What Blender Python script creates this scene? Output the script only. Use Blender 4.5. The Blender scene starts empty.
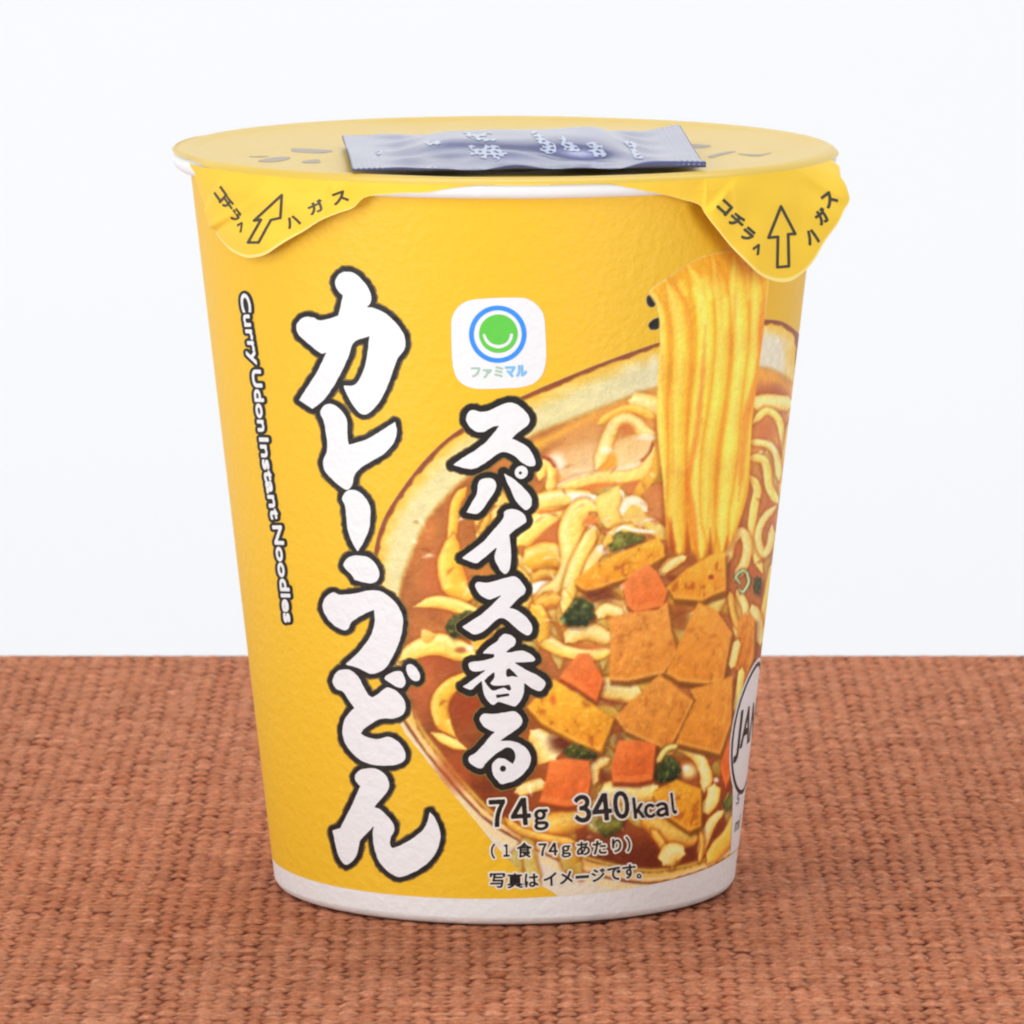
import bpy, math, random
import numpy as np
from mathutils import Vector
from mathutils.bvhtree import BVHTree

random.seed(7)
RNG = np.random.default_rng(11)
SC = bpy.context.scene
COL = SC.collection
RES = 1024.0

# ------------------------------------------------------------------ camera numbers
FPX = 7700.0                       # focal length in picture widths / 1024
PITCH = math.radians(8.15)
DIST = 1.10                        # horizontal distance camera - cup axis (m)
CAMH = 0.2118
CAMX = 0.00108
CAM = np.array([CAMX, -DIST, CAMH])
CP, SP = math.cos(PITCH), math.sin(PITCH)

# cup wall: r(z) = R0 + KW*z
R0, KW = 0.0333, 0.1125
HTOP = 0.1072                      # top of the rolled lip
MPP = 0.1437e-3                    # metres per artwork unit
US = 270.0


def rays(P):
    P = np.asarray(P, float)
    a = (P[:, 0] - 512.0) / FPX
    b = (512.0 - P[:, 1]) / FPX
    return np.stack([a, CP + SP * b, -SP + CP * b], 1)


def project(X):
    d = np.asarray(X, float) - CAM
    dep = d[:, 1] * CP - d[:, 2] * SP
    up = d[:, 1] * SP + d[:, 2] * CP
    return np.stack([512 + FPX * d[:, 0] / dep, 512 - FPX * up / dep], 1)


def hit_cone(P, r0=R0, k=KW):
    """where artwork seen at these points of the photograph lies on the cup wall: theta, z"""
    D = rays(P)
    ox, oy, oz = CAM
    ra = r0 + k * oz
    kd = k * D[:, 2]
    A = D[:, 0] ** 2 + D[:, 1] ** 2 - kd ** 2
    B = 2 * (ox * D[:, 0] + oy * D[:, 1] - ra * kd)
    Cc = ox ** 2 + oy ** 2 - ra ** 2
    disc = np.maximum(B * B - 4 * A * Cc, 0)
    t = (-B - np.sqrt(disc)) / (2 * A)
    X = CAM + D * t[:, None]
    return np.arctan2(X[:, 0], -X[:, 1]), X[:, 2]


def wall_xyz(th, z, off=0.0):
    r = R0 + KW * z + off
    return np.stack([r * np.sin(th), -r * np.cos(th), z], 1)


def hit_plane(P, z):
    D = rays(P)
    t = (z - CAM[2]) / D[:, 2]
    return CAM + D * t[:, None]


# ------------------------------------------------------------------ curves, distance fields
def smooth(pts, closed=True, n=6):
    """Catmull-Rom through the points; a third value of 1 makes a sharp corner."""
    P = [(p[0], p[1]) for p in pts]
    cor = [len(p) > 2 and p[2] == 1 for p in pts]
    N = len(P)
    out = []
    rng = range(N) if closed else range(N - 1)
    for i in rng:
        p1 = np.array(P[i], float); p2 = np.array(P[(i + 1) % N], float)
        p0 = np.array(P[(i - 1) % N], float) if (closed or i > 0) else p1
        p3 = np.array(P[(i + 2) % N], float) if (closed or i + 2 < N) else p2
        if cor[i]: p0 = p1 - (p2 - p1) * .5
        if cor[(i + 1) % N]: p3 = p2 + (p2 - p1) * .5
        m1 = (p2 - p0) * .5; m2 = (p3 - p1) * .5
        L = np.linalg.norm(p2 - p1)
        for m in (m1, m2):
            l = np.linalg.norm(m)
            if l > L * 1.1: m *= L * 1.1 / l
        for q in range(n):
            t = q / n
            h00 = 2*t**3 - 3*t**2 + 1; h10 = t**3 - 2*t**2 + t
            h01 = -2*t**3 + 3*t**2; h11 = t**3 - t**2
            out.append(h00*p1 + h10*m1 + h01*p2 + h11*m2)
    if not closed: out.append(np.array(P[-1], float))
    return np.array(out)


def T(x0, y0, s, pts):
    """points measured on an enlarged crop -> picture points"""
    return [((p[0] / s) + x0, (p[1] / s) + y0) + tuple(p[2:]) for p in pts]


def segs_of(poly):
    return np.stack([poly, np.roll(poly, -1, 0)], 1)


def sdf(X, Y, segs):
    """signed distance (negative inside, even-odd) at points X, Y"""
    d2 = np.full(X.shape, 1e12); ins = np.zeros(X.shape, bool)
    for (ax, ay), (bx, by) in segs:
        ex, ey = bx - ax, by - ay
        L = ex * ex + ey * ey
        if L < 1e-14: continue
        wx, wy = X - ax, Y - ay
        t = np.clip((wx * ex + wy * ey) / L, 0, 1)
        d2 = np.minimum(d2, (wx - ex * t) ** 2 + (wy - ey * t) ** 2)
        if ay != by:
            c = (ay > Y) != (by > Y)
            ins ^= c & (X < (bx - ax) * (Y - ay) / (by - ay) + ax)
    return np.where(ins, -1, 1) * np.sqrt(d2)


def field(groups, step, pad):
    """union field on a regular grid; groups = list of segment arrays"""
    allp = np.concatenate([g.reshape(-1, 2) for g in groups])
    lo = allp.min(0) - pad; hi = allp.max(0) + pad
    xs = np.arange(lo[0], hi[0] + step, step); ys = np.arange(lo[1], hi[1] + step, step)
    F = np.full((len(ys), len(xs)), 99.0)
    for g in groups:
        p = g.reshape(-1, 2)
        i0, i1 = np.searchsorted(xs, [p[:, 0].min() - pad, p[:, 0].max() + pad])
        j0, j1 = np.searchsorted(ys, [p[:, 1].min() - pad, p[:, 1].max() + pad])
        X, Y = np.meshgrid(xs[i0:i1], ys[j0:j1])
        F[j0:j1, i0:i1] = np.minimum(F[j0:j1, i0:i1], sdf(X, Y, g))
    return F, xs, ys


def iso(F, xs, ys, level=0.0):
    """region F < level as polygons: inner cells whole, border cells clipped"""
    nx, ny = len(xs), len(ys)
    f = F - level
    ins = f < 0
    verts = []; vid = {}
    faces = []

    def node(j, i):
        k = (j, i)
        if k not in vid:
            vid[k] = len(verts); verts.append((xs[i], ys[j]))
        return vid[k]

    def cut(a, b):
        k = (a, b) if a < b else (b, a)
        k2 = ('e',) + k
        if k2 not in vid:
            (j0, i0), (j1, i1) = k
            fa, fb = f[j0, i0], f[j1, i1]
            t = min(max(fa / (fa - fb), 0.02), 0.98)
            vid[k2] = len(verts)
            verts.append((xs[i0] + (xs[i1] - xs[i0]) * t, ys[j0] + (ys[j1] - ys[j0]) * t))
        return vid[k2]
    cnt = ins[:-1, :-1].astype(int) + ins[1:, :-1] + ins[:-1, 1:] + ins[1:, 1:]
    for j, i in zip(*np.nonzero(cnt)):
        j = int(j); i = int(i)
        c = [(j, i), (j, i + 1), (j + 1, i + 1), (j + 1, i)]
        if cnt[j, i] == 4:
            faces.append([node(*q) for q in c]); continue
        loop = []
        for q in range(4):
            a, b = c[q], c[(q + 1) % 4]
            if ins[a]: loop.append(node(*a))
            if ins[a] != ins[b]: loop.append(cut(a, b))
        if len(loop) >= 3: faces.append(loop)
    return np.array(verts, float), [list(reversed(l)) for l in faces]


# ------------------------------------------------------------------ objects
sstep = lambda a, b, x: (lambda t: t*t*(3-2*t))(np.clip((x - a) / (b - a), 0, 1))


def S2L(c):
    c = np.asarray(c, float) / 255.0
    return np.where(c <= .04045, c / 12.92, ((c + .055) / 1.055) ** 2.4)


def link(name, me, parent=None, mats=(), smooth_=True):
    o = bpy.data.objects.new(name, me); COL.objects.link(o)
    for m in mats: me.materials.append(m)
    if parent is not None: o.parent = parent
    if smooth_:
        me.polygons.foreach_set('use_smooth', np.ones(len(me.polygons), bool))
    return o


def mesh(name, V, Fc):
    me = bpy.data.meshes.new(name)
    me.from_pydata([tuple(v) for v in V], [], Fc)
    me.update()
    return me


def gridmesh(name, P, wrap=False):
    """P: (rows, cols, 3) vertices -> quad mesh, built fast"""
    h, w = P.shape[:2]
    ci = np.arange(w if wrap else w - 1)
    cj = (ci + 1) % w
    r = np.arange(h - 1)[:, None] * w
    q = np.stack([r + ci, r + cj, r + w + cj, r + w + ci], -1).reshape(-1)
    n = len(q) // 4
    me = bpy.data.meshes.new(name)
    me.vertices.add(h * w); me.vertices.foreach_set('co', P.reshape(-1).astype(np.float32))
    me.loops.add(n * 4); me.loops.foreach_set('vertex_index', q.astype(np.int32))
    me.polygons.add(n); me.polygons.foreach_set('loop_start', np.arange(0, n * 4, 4, dtype=np.int32))
    me.update(calc_edges=True); me.validate()
    return me


def color_attr(me, lin, name='print'):
    a = me.color_attributes.new(name, 'FLOAT_COLOR', 'POINT')
    c = np.concatenate([lin, np.ones((len(lin), 1))], 1)
    a.data.foreach_set('color', c.reshape(-1).astype(np.float32))


def tag(o, label=None, cat=None, group=None, kind=None):
    for k, v in (('label', label), ('category', cat), ('group', group), ('kind', kind)):
        if v: o[k] = v
    return o


# ------------------------------------------------------------------ materials
def mat(name, color=None, rough=.5, spec=.5, metal=0.0, attr=None, emboss=0.0, emboss_scale=900, coat=0.0,
        coat_rough=.2, vary=0.0, vary_scale=60, sheen=0):
    m = bpy.data.materials.new(name); m.use_nodes = True
    nt = m.node_tree; N = nt.nodes; L = nt.links
    b = N['Principled BSDF']
    b.inputs['Roughness'].default_value = rough
    b.inputs['Specular IOR Level'].default_value = spec
    b.inputs['Metallic'].default_value = metal
    b.inputs['Coat Weight'].default_value = coat
    b.inputs['Coat Roughness'].default_value = coat_rough
    geo = N.new('ShaderNodeNewGeometry')
    src = None
    if attr:
        a = N.new('ShaderNodeAttribute'); a.attribute_name = attr; src = a.outputs['Color']
    else:
        b.inputs['Base Color'].default_value = (*color, 1)
    if vary:
        nz = N.new('ShaderNodeTexNoise'); nz.inputs['Scale'].default_value = vary_scale
        nz.inputs['Detail'].default_value = 5
        L.new(geo.outputs['Position'], nz.inputs['Vector'])
        mr = N.new('ShaderNodeMapRange'); mr.inputs['From Min'].default_value = .3; mr.inputs['From Max'].default_value = .7
        mr.inputs['To Min'].default_value = 1 - vary; mr.inputs['To Max'].default_value = 1 + vary
        L.new(nz.outputs['Fac'], mr.inputs['Value'])
        mx = N.new('ShaderNodeVectorMath'); mx.operation = 'SCALE'
        if src: L.new(src, mx.inputs[0])
        else: mx.inputs[0].default_value = color
        L.new(mr.outputs['Result'], mx.inputs['Scale'])
        src = mx.outputs['Vector']
    if src: L.new(src, b.inputs['Base Color'])
    if emboss:
        nz = N.new('ShaderNodeTexNoise'); nz.inputs['Scale'].default_value = emboss_scale
        nz.inputs['Detail'].default_value = 3; nz.inputs['Roughness'].default_value = .55
        L.new(geo.outputs['Position'], nz.inputs['Vector'])
        bp = N.new('ShaderNodeBump'); bp.inputs['Strength'].default_value = 1.0
        bp.inputs['Distance'].default_value = emboss
        L.new(nz.outputs['Fac'], bp.inputs['Height']); L.new(bp.outputs['Normal'], b.inputs['Normal'])
    return m


EMB = dict(emboss=.00020, emboss_scale=750, rough=.48, spec=.35)
YEL = S2L((251, 199, 44)) * .88
M_wall = mat('yellow_printed_paper', attr='print', **EMB)
M_food = mat('printed_photograph', attr='print', **EMB)
M_white = mat('white_ink', (.80, .80, .81), **EMB)
M_black = mat('black_ink', tuple(S2L((32, 28, 26))), **EMB)
M_soft = mat('soft_ink_edge', tuple(S2L((128, 102, 44))), **EMB)
M_halo = mat('pale_ink', tuple(S2L((232, 226, 210))), **EMB)
M_blue = mat('blue_ink', tuple(S2L((52, 142, 235))), **EMB)
M_green = mat('green_ink', tuple(S2L((96, 198, 72))), **EMB)
M_paleblue = mat('pale_blue_ink', tuple(S2L((120, 185, 235))), **EMB)
M_palegreen = mat('pale_green_ink', tuple(S2L((165, 195, 175))), **EMB)
M_grey = mat('grey_ink', tuple(S2L((120, 118, 118))), **EMB)
M_paper = mat('white_paper', (.82, .82, .82), rough=.55, spec=.35, emboss=.00012, emboss_scale=700)
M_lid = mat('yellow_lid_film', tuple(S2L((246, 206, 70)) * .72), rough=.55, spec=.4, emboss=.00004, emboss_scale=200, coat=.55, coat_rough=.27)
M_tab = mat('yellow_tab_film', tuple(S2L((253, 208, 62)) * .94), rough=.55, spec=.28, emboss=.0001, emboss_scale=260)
M_edge = mat('film_edge', tuple(S2L((250, 226, 130))), rough=.6)
M_tabink = mat('tab_ink', tuple(S2L((62, 60, 45))), rough=.5)
M_lidink = mat('lid_ink', tuple(S2L((150, 136, 112))), rough=.55, spec=.4, coat=.45, coat_rough=.27)
M_sachet = mat('blue_sachet_film', tuple(S2L((76, 82, 128))), rough=.31, spec=.8, metal=.35, emboss=.00012, emboss_scale=160, coat=.8, coat_rough=.16, vary=.2, vary_scale=110)
M_sink = mat('sachet_ink', tuple(S2L((172, 182, 206))), rough=.4, spec=.6, coat=.6)

# ------------------------------------------------------------------ cup root and paper body
cup = bpy.data.objects.new('noodle_cup', None); COL.objects.link(cup)
cup.empty_display_size = .02
tag(cup, 'yellow paper cup of curry udon noodles with a film lid, standing on the woven cloth', 'noodle cup')

# lower edge of the yellow print, slightly skewed against the base (measured points)
edge_px = [(274.5, 861), (283, 868), (300, 876), (322, 884), (347, 889.5), (380, 893.5), (420, 896.5), (460, 898), (500, 898.5),
           (540, 897.5), (580, 895), (620, 890.5), (660, 882.5), (690, 874), (715, 864), (730, 856), (738, 850)]
eth, ez = hit_cone(edge_px)
fit = np.polyfit(eth[1:-1], ez[1:-1], 2)


def z_edge(th):
    t = np.clip(th, -1.2, 1.25)
    return np.polyval(fit, t)


nth, nz = 720, 420
th = np.linspace(-math.pi, math.pi, nth, endpoint=False)
zz = np.concatenate([np.linspace(.0012, .0075, 150), np.linspace(.0077, .1052, nz - 150)])
TH, ZZ = np.meshgrid(th, zz)
W = wall_xyz(TH.ravel(), ZZ.ravel()).reshape(len(zz), nth, 3)
# rolled-in bottom edge
foot = []
for (dr, z) in ((-.0030, .0030), (-.0028, .0004), (-.0020, .00005), (-.0011, .00005), (-.0004, .0004)):
    foot.append(wall_xyz(th, np.full(nth, z), dr))
W = np.concatenate([np.array(foot), W], 0)
me = gridmesh('cup_wall', W, wrap=True)
ze = z_edge(TH.ravel())
k = np.clip((ZZ.ravel() - ze) / .00018 + .5, 0, 1)[:, None]
white = np.array([.80, .795, .785]); col = white * (1 - k) + YEL * k
col = np.concatenate([np.tile(white, (len(foot) * nth, 1)), col], 0)
color_attr(me, col)
wall = link('cup_wall', me, cup, [M_wall])

# white rolled lip
prof = []
for q in range(28):
    a = 2 * math.pi * q / 28
    prof.append((.0461 + .00148 * math.cos(a), .10575 + .00140 * math.sin(a)))
LTH = np.linspace(-math.pi, math.pi, 360, endpoint=False)
P = np.zeros((29, 360, 3))
for q in range(29):
    r, z = prof[q % 28]
    P[q] = np.stack([r * np.sin(LTH), -r * np.cos(LTH), np.full(360, z)], 1)
link('rolled_lip', gridmesh('rolled_lip', P[::-1], wrap=True), cup, [M_paper])

# ------------------------------------------------------------------ lettering on the wall
def rough(fld, amp, sc=3.4, seed=9):
    F, xs, ys = fld
    r = np.random.default_rng(seed)
    g = r.random((int((ys[-1] - ys[0]) / sc) + 4, int((xs[-1] - xs[0]) / sc) + 4)) * 2 - 1
    X, Y = np.meshgrid((xs - xs[0]) / sc, (ys - ys[0]) / sc)
    a = X.astype(int); b = Y.astype(int); fx = X - a; fy = Y - b
    return F + amp * (g[b, a]*(1-fx)*(1-fy) + g[b, a+1]*fx*(1-fy) + g[b+1, a]*(1-fx)*fy + g[b+1, a+1]*fx*fy), xs, ys


def print_layers(name, layers, parent=wall, mapper=None):
    """layers: list of (field tuple, level, material, height above the wall)"""
    V = []; Fc = []; mi = []; mats = []
    for fld, lev, m, off in layers:
        v, f = iso(*fld, lev)
        if not len(v): continue
        if mapper: X = mapper(v, off)
        else:
            t, z = hit_cone(v); X = wall_xyz(t, z, off)
        b = sum(len(a) for a in V)
        if m not in mats: mats.append(m)
        V.append(X); Fc += [[b + q for q in l] for l in f]; mi += [mats.index(m)] * len(f)
    me = mesh(name, np.concatenate(V), Fc)
    o = link(name, me, parent, mats)
    me.polygons.foreach_set('material_index', np.array(mi, np.int32))
    return o


LA, LB = .00005, .00009
# main title, brush lettering (outlines measured on enlarged crops)
A, B, Cc, D, E_ = (280, 250, 6.4), (280, 400, 6.4), (290, 540, 6.4), (310, 640, 6.4), (310, 740, 6.4)
title = [
 (A, [[(430,140),(480,150),(530,195),(570,250),(585,300),(578,340),(552,368,1),(600,372),(680,410),(745,470),(795,545),(803,605),(790,645),(755,690),(735,740),(700,840),(650,950),(610,1005),(555,1050),(515,1042),(475,1000),(440,940),(415,885),(412,868,1),(460,868),(495,850),(525,800),(550,730),(565,640),(575,550,1),(475,590),(440,680),(400,770),(345,870),(280,960),(210,1015,1),(125,960,1),(170,890),(235,790),(275,710),(300,655,1),(265,660),(200,610),(130,550),(108,500),(120,460),(160,430),(215,432),(250,450),(320,440),(375,420,1),(395,340),(405,290,1),(375,260),(355,215),(370,170),(400,143)]]),
 (B, [[(320,25),(370,45),(410,90),(432,140),(432,210),(440,288,1),(560,250),(660,190),(738,140,1),(748,200),(735,260),(700,310),(650,355),(560,405),(500,450),(475,490),(465,540),(435,572),(400,560),(340,510),(290,450),(280,390),(303,330),(305,270),(295,200),(285,140),(262,80),(280,42)]]),
 (B, [[(460,575),(510,590),(555,635),(580,690),(578,760),(570,830),(540,900),(500,968,1),(460,900),(435,820),(425,720),(418,670),(400,630),(420,592)]]),
 (Cc, [[(440,100),(500,110),(545,150),(572,205),(565,250),(530,275),(480,270),(415,255,1),(400,225),(360,185),(345,155),(365,120),(400,103)]]),
 (Cc, [[(285,335),(320,350),(400,345),(500,325),(570,325),(640,365),(690,420),(720,490),(720,570),(700,650),(670,720),(630,795),(590,835),(530,855),(480,840),(430,815),(358,795,1),(420,740),(480,670),(525,600),(545,520),(540,445,1),(480,470),(400,520),(375,565),(340,575),(280,540),(230,480),(212,420),(230,370),(262,342)]]),
 (D, [[(215,190),(265,195),(310,235),(345,300),(375,350),(400,368,1),(440,345),(490,305),(525,310),(570,340),(605,390),(612,440),(590,480),(540,500),(460,502),(400,530),(345,570),(325,598,1),(360,620),(430,635),(500,620),(550,640),(590,680),(612,730),(605,770),(560,795),(480,803),(400,795),(330,770),(270,720),(225,650),(212,580),(225,510),(260,460),(288,435,1),(255,390),(215,330),(170,310),(148,270),(160,225),(185,198)]]),
 (D, [[(480,245),(510,215),(560,200),(590,205),(605,240),(612,275),(590,305),(550,295),(510,270)]]),
 (D, [[(620,165),(650,155),(685,185),(703,225),(700,255),(675,262),(645,245),(622,205)]]),
 (E_, [[(395,180),(440,190),(485,225),(508,280),(500,320),(465,365),(410,430,1),(450,445),(500,490),(535,540),(540,575),(520,620),(513,660),(530,690),(580,675),(650,635),(710,590),(745,545),(760,500),(768,460,1),(800,500),(825,560),(835,620),(815,700),(770,770),(700,825),(630,860),(580,875),(530,860),(480,820),(440,765),(415,690),(405,620),(410,550,1),(360,600),(325,640),(310,700),(290,755),(240,797),(205,775),(180,720),(165,660),(148,580,1),(195,565,1),(230,500),(270,420),(325,295,1),(295,260),(295,220),(330,190)]]),
]
Fx, Gx, Hx = (430, 390, 7.314), (430, 520, 7.314), (430, 650, 7.314)
circ = lambda cx, cy, r, n=24: [(cx + r * math.cos(2*math.pi*i/n), cy + r * math.sin(2*math.pi*i/n)) for i in range(n)]
sub = [
 (Fx, [[(320,143),(365,155),(430,148),(500,115),(570,90),(630,100),(690,145),(728,200),(722,250),(680,285),(635,320),(600,355,1),(650,375),(710,410),(750,465),(772,520),(765,555),(720,558),(670,530),(610,480),(550,455),(500,465),(440,510),(380,550),(320,578),(260,575),(165,548,1),(230,500),(320,445),(400,385),(450,330),(505,262,1),(460,270),(400,305),(350,308),(300,280),(265,230),(268,180),(290,150)]]),
 (Fx, [[(430,640),(470,655),(487,700),(470,750),(430,810),(380,880),(340,908),(262,897,1),(300,830),(340,760),(348,690),(370,655)]]),
 (Fx, [[(538,606,1),(600,640),(660,690),(715,745),(745,800),(740,850),(705,880),(665,855),(620,800),(590,730),(560,670)]]),
 (Fx, [circ(667, 602, 50), circ(660, 606, 9, 10)]),
 (Gx, [[(600,-83),(650,-70),(695,-35),(705,10),(670,40),(620,75),(582,110,1),(590,180),(595,260),(590,340),(570,385),(545,395),(515,370),(485,320),(470,270),(485,205,1),(430,250),(380,290),(335,318),(230,278,1),(300,225),(390,155),(450,85),(510,20),(535,-20),(540,-55),(560,-75)]]),
 (Gx, [[(350,450),(420,455),(500,435),(570,415),(620,410),(660,440),(700,500),(690,540),(640,580),(585,640,1),(640,660),(700,705),(745,765),(745,820),(715,845),(670,825),(610,775),(550,725),(510,720),(460,755),(400,810),(350,835),(310,835),(232,782,1),(300,735),(370,690),(430,640),(520,550,1),(475,570),(430,582),(380,560),(345,520),(328,475)]]),
 (Hx, [[(545,-120),(595,-110),(627,-75),(620,-35),(590,-12),(560,14,1),(600,12),(640,4),(690,4),(740,30),(772,65),(755,85),(700,90),(622,92,1),(700,140),(790,185),(845,235),(830,285),(800,303),(750,285),(690,243,1),(690,300),(670,360),(630,410),(590,408),(505,382),(465,403),(430,380),(395,330),(380,250),(377,228,1),(340,260),(300,293),(235,268,1),(300,225),(370,175),(402,148,1),(340,160),(300,150),(278,105),(300,85),(380,75),(440,62),(465,50),(465,30,1),(380,26,1),(430,-25),(490,-65),(507,-95)],
        [(400,222,1),(450,175),(470,163,1),(468,205),(440,238),(455,258),(520,262),(582,255,1),(590,285),(575,292),(540,272),(480,292),(455,290),(420,255)],
        [(563,145),(585,138),(640,195,1),(600,188),(563,192)],
        [(485,330,1),(575,318,1),(578,334,1),(490,348,1)]]),
 (Hx, [[(400,462),(460,465),(540,455),(610,445),(650,465),(675,505),(670,545),(630,585),(570,625),(518,662,1),(600,662),(670,690),(720,735),(740,790),(725,850),(680,910),(620,955),(560,975),(520,980),(490,955),(460,910),(450,860),(460,820),(500,790),(550,795),(605,830,1),(622,780),(610,735),(570,715),(520,735),(460,780),(410,830),(380,865),(330,855),(285,820),(285,780),(330,750),(390,690),(430,640),(470,600,1),(420,580),(380,545),(362,505),(375,475)],
        circ(533, 866, 20, 14)]),
]


def letter_groups(L):
    out = []
    for tr, polys in L:
        out.append(np.concatenate([segs_of(smooth(T(*tr, p))) for p in polys]))
    return out


fl = field(letter_groups(title), .7, 9)
print_layers('title_lettering', [(rough(fl, .9), 6.3, M_soft, LA - .000012), (rough(fl, .6), 5.0, M_black, LA), (rough(fl, .25), 0.1, M_white, LB)])
fl = field(letter_groups(sub), .7, 9)
print_layers('subtitle_lettering', [(rough(fl, .9), 7.0, M_soft, LA - .000012), (rough(fl, .6), 5.8, M_black, LA), (rough(fl, .25), -.35, M_white, LB)])

# ------------------------------------------------------------------ small type
_tc = bpy.data.curves.new('type', 'FONT'); _tc.resolution_u = 4
_to = bpy.data.objects.new('type', _tc); COL.objects.link(_to)
_cache = {}


def text_segs(s, space=1.0):
    if (s, space) in _cache: return _cache[(s, space)]
    _tc.body = s; _tc.space_character = space
    bpy.context.view_layer.update()
    m = bpy.data.meshes.new_from_object(_to.evaluated_get(bpy.context.evaluated_depsgraph_get()))
    co = np.array([v.co[:2] for v in m.vertices])
    cnt = {}
    for p in m.polygons:
        for e in p.edge_keys: cnt[e] = cnt.get(e, 0) + 1
    S = np.array([[co[a], co[b]] for (a, b), n in cnt.items() if n == 1])
    bpy.data.meshes.remove(m)
    _cache[(s, space)] = S
    return S


def place_text(s, path, height, shear=0.0, cap=None, fit=True, space=1.0):
    """stretch one string along a path of picture points; height = length of one em x .7 (capital height) in px"""
    S = text_segs(s, space).copy()
    x0, x1 = S[..., 0].min(), S[..., 0].max()
    S[..., 0] += shear * S[..., 1]
    path = np.asarray(path, float)
    d = np.concatenate([[0], np.cumsum(np.linalg.norm(np.diff(path, axis=0), axis=1))])
    L = d[-1]
    u = (S[..., 0] - x0) / (x1 - x0) * L
    y = S[..., 1] / .682 * height
    px = np.interp(u, d, path[:, 0]); py = np.interp(u, d, path[:, 1])
    g0 = np.interp(np.clip(u + 3, 0, L), d, path[:, 0]) - np.interp(np.clip(u - 3, 0, L), d, path[:, 0])
    g1 = np.interp(np.clip(u + 3, 0, L), d, path[:, 1]) - np.interp(np.clip(u - 3, 0, L), d, path[:, 1])
    gl = np.hypot(g0, g1) + 1e-9
    # beyond the ends continue straight
    nxp, nyp = g1 / gl, -g0 / gl
    ex = np.where(u < 0, u, np.where(u > L, u - L, 0))
    return np.stack([px + nxp * y + g0 / gl * ex, py + nyp * y + g1 / gl * ex], -1)


eng = []
base = [(240.4, 293), (251.9, 366), (259.2, 432), (264.2, 470), (275.4, 540), (285.2, 624)]
by = np.array([p[1] for p in base]); bx = np.array([p[0] for p in base])
for wd, y0, y1 in (('Curry', 294, 364), ('Udon', 370, 431), ('Instant', 438, 519), ('Noodles', 526, 622)):
    ys_ = np.linspace(y0, y1, 8)
    eng.append(place_text(wd, np.stack([np.interp(ys_, by, bx), ys_], 1), 8.2, shear=.06))
fl = field(eng, .45, 5)
print_layers('english_lettering', [(fl, 3.5, M_black, LA), (fl, .6, M_white, LB)])

def glyph(s, cx, cy, w, h, ang, squash=1.0):
    """one character centred on a picture point, turned by ang degrees"""
    S = text_segs(s).copy()
    lo = S.reshape(-1, 2).min(0); hi = S.reshape(-1, 2).max(0)
    q = (S - (lo + hi) / 2) / (hi - lo) * np.array([w, -h])
    a = math.radians(ang); c_, s_ = math.cos(a), math.sin(a)
    x = q[..., 0] * c_ - q[..., 1] * s_; y = q[..., 0] * s_ + q[..., 1] * c_
    return np.stack([cx + x * squash, cy + y], -1)



small = []
small.append((glyph('７', 497.5, 813.2, 14.5, 25.5, -3), 1.0, 3.0))
small.append((glyph('４', 520.5, 811.6, 18, 25.5, -4), 1.0, 3.0))
small.append((glyph('ｇ', 541, 819.6, 13, 20, -4), .75, 2.7))
small.append((glyph('３', 582.2, 808.6, 14.5, 26, -5), 1.0, 3.0))
small.append((glyph('４', 601.6, 807.0, 17.5, 25.5, -5), 1.0, 3.0))
small.append((glyph('０', 621, 804.8, 14, 26, -6), 1.0, 3.0))
for ch, cx, cy, w_, h_ in (('ｋ', 638.2, 807.6, 9.5, 20), ('ｃ', 649.2, 810.8, 9.6, 13.2), ('ａ', 661.8, 809.4, 11, 13.4), ('ｌ', 673.4, 803.2, 3.4, 20)):
    small.append((glyph(ch, cx, cy, w_, h_, -6), .75, 2.7))
fA = [field([s], .4, 6) for s, *_ in small]
print_layers('nutrition_lettering', [(f, q[2], M_halo, LA) for f, q in zip(fA, small)] + [(f, q[1], M_black, LB) for f, q in zip(fA, small)])
lines = []
for ch, cx, cy, w_, h_, an in (('（', 493, 851, 3.6, 14.5, 0), ('１', 506.5, 850.3, 5.5, 12, -1), ('食', 524.3, 850, 14.5, 14.5, -1), ('７', 542.6, 849.6, 7.5, 12, -2), ('４', 553, 849, 8.5, 12, -2),
                               ('ｇ', 566, 851.3, 8.5, 11.5, -3), ('あ', 583, 848.5, 12.5, 13, -4), ('た', 599.3, 847.3, 12.5, 13, -4), ('り', 616.5, 845.3, 8.5, 13, -5), ('）', 628, 844, 3.6, 14.5, -6),
                               ('写', 497.5, 880.4, 14.5, 14, -1), ('真', 515, 880.6, 14.5, 14.5, -1), ('は', 531.5, 880.2, 13, 13, -2), ('イ', 550, 879, 12.5, 13, -2), ('メ', 566, 877.5, 12.5, 12.5, -3),
                               ('ー', 582, 876.8, 12.5, 2.4, -4), ('ジ', 598, 875, 13, 12.5, -4), ('で', 614, 873.6, 12.5, 12.5, -5), ('す', 629, 871.4, 12.5, 13.5, -5), ('。', 638.8, 876, 4.2, 4.2, -5)):
    lines.append(glyph(ch, cx, cy, w_, h_, an))
fB = [field([s], .4, 5) for s in lines]
print_layers('caption_lettering', [(f, 2.1, M_halo, LA) for f in fB] + [(f, .42, M_black, LB) for f in fB])

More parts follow.
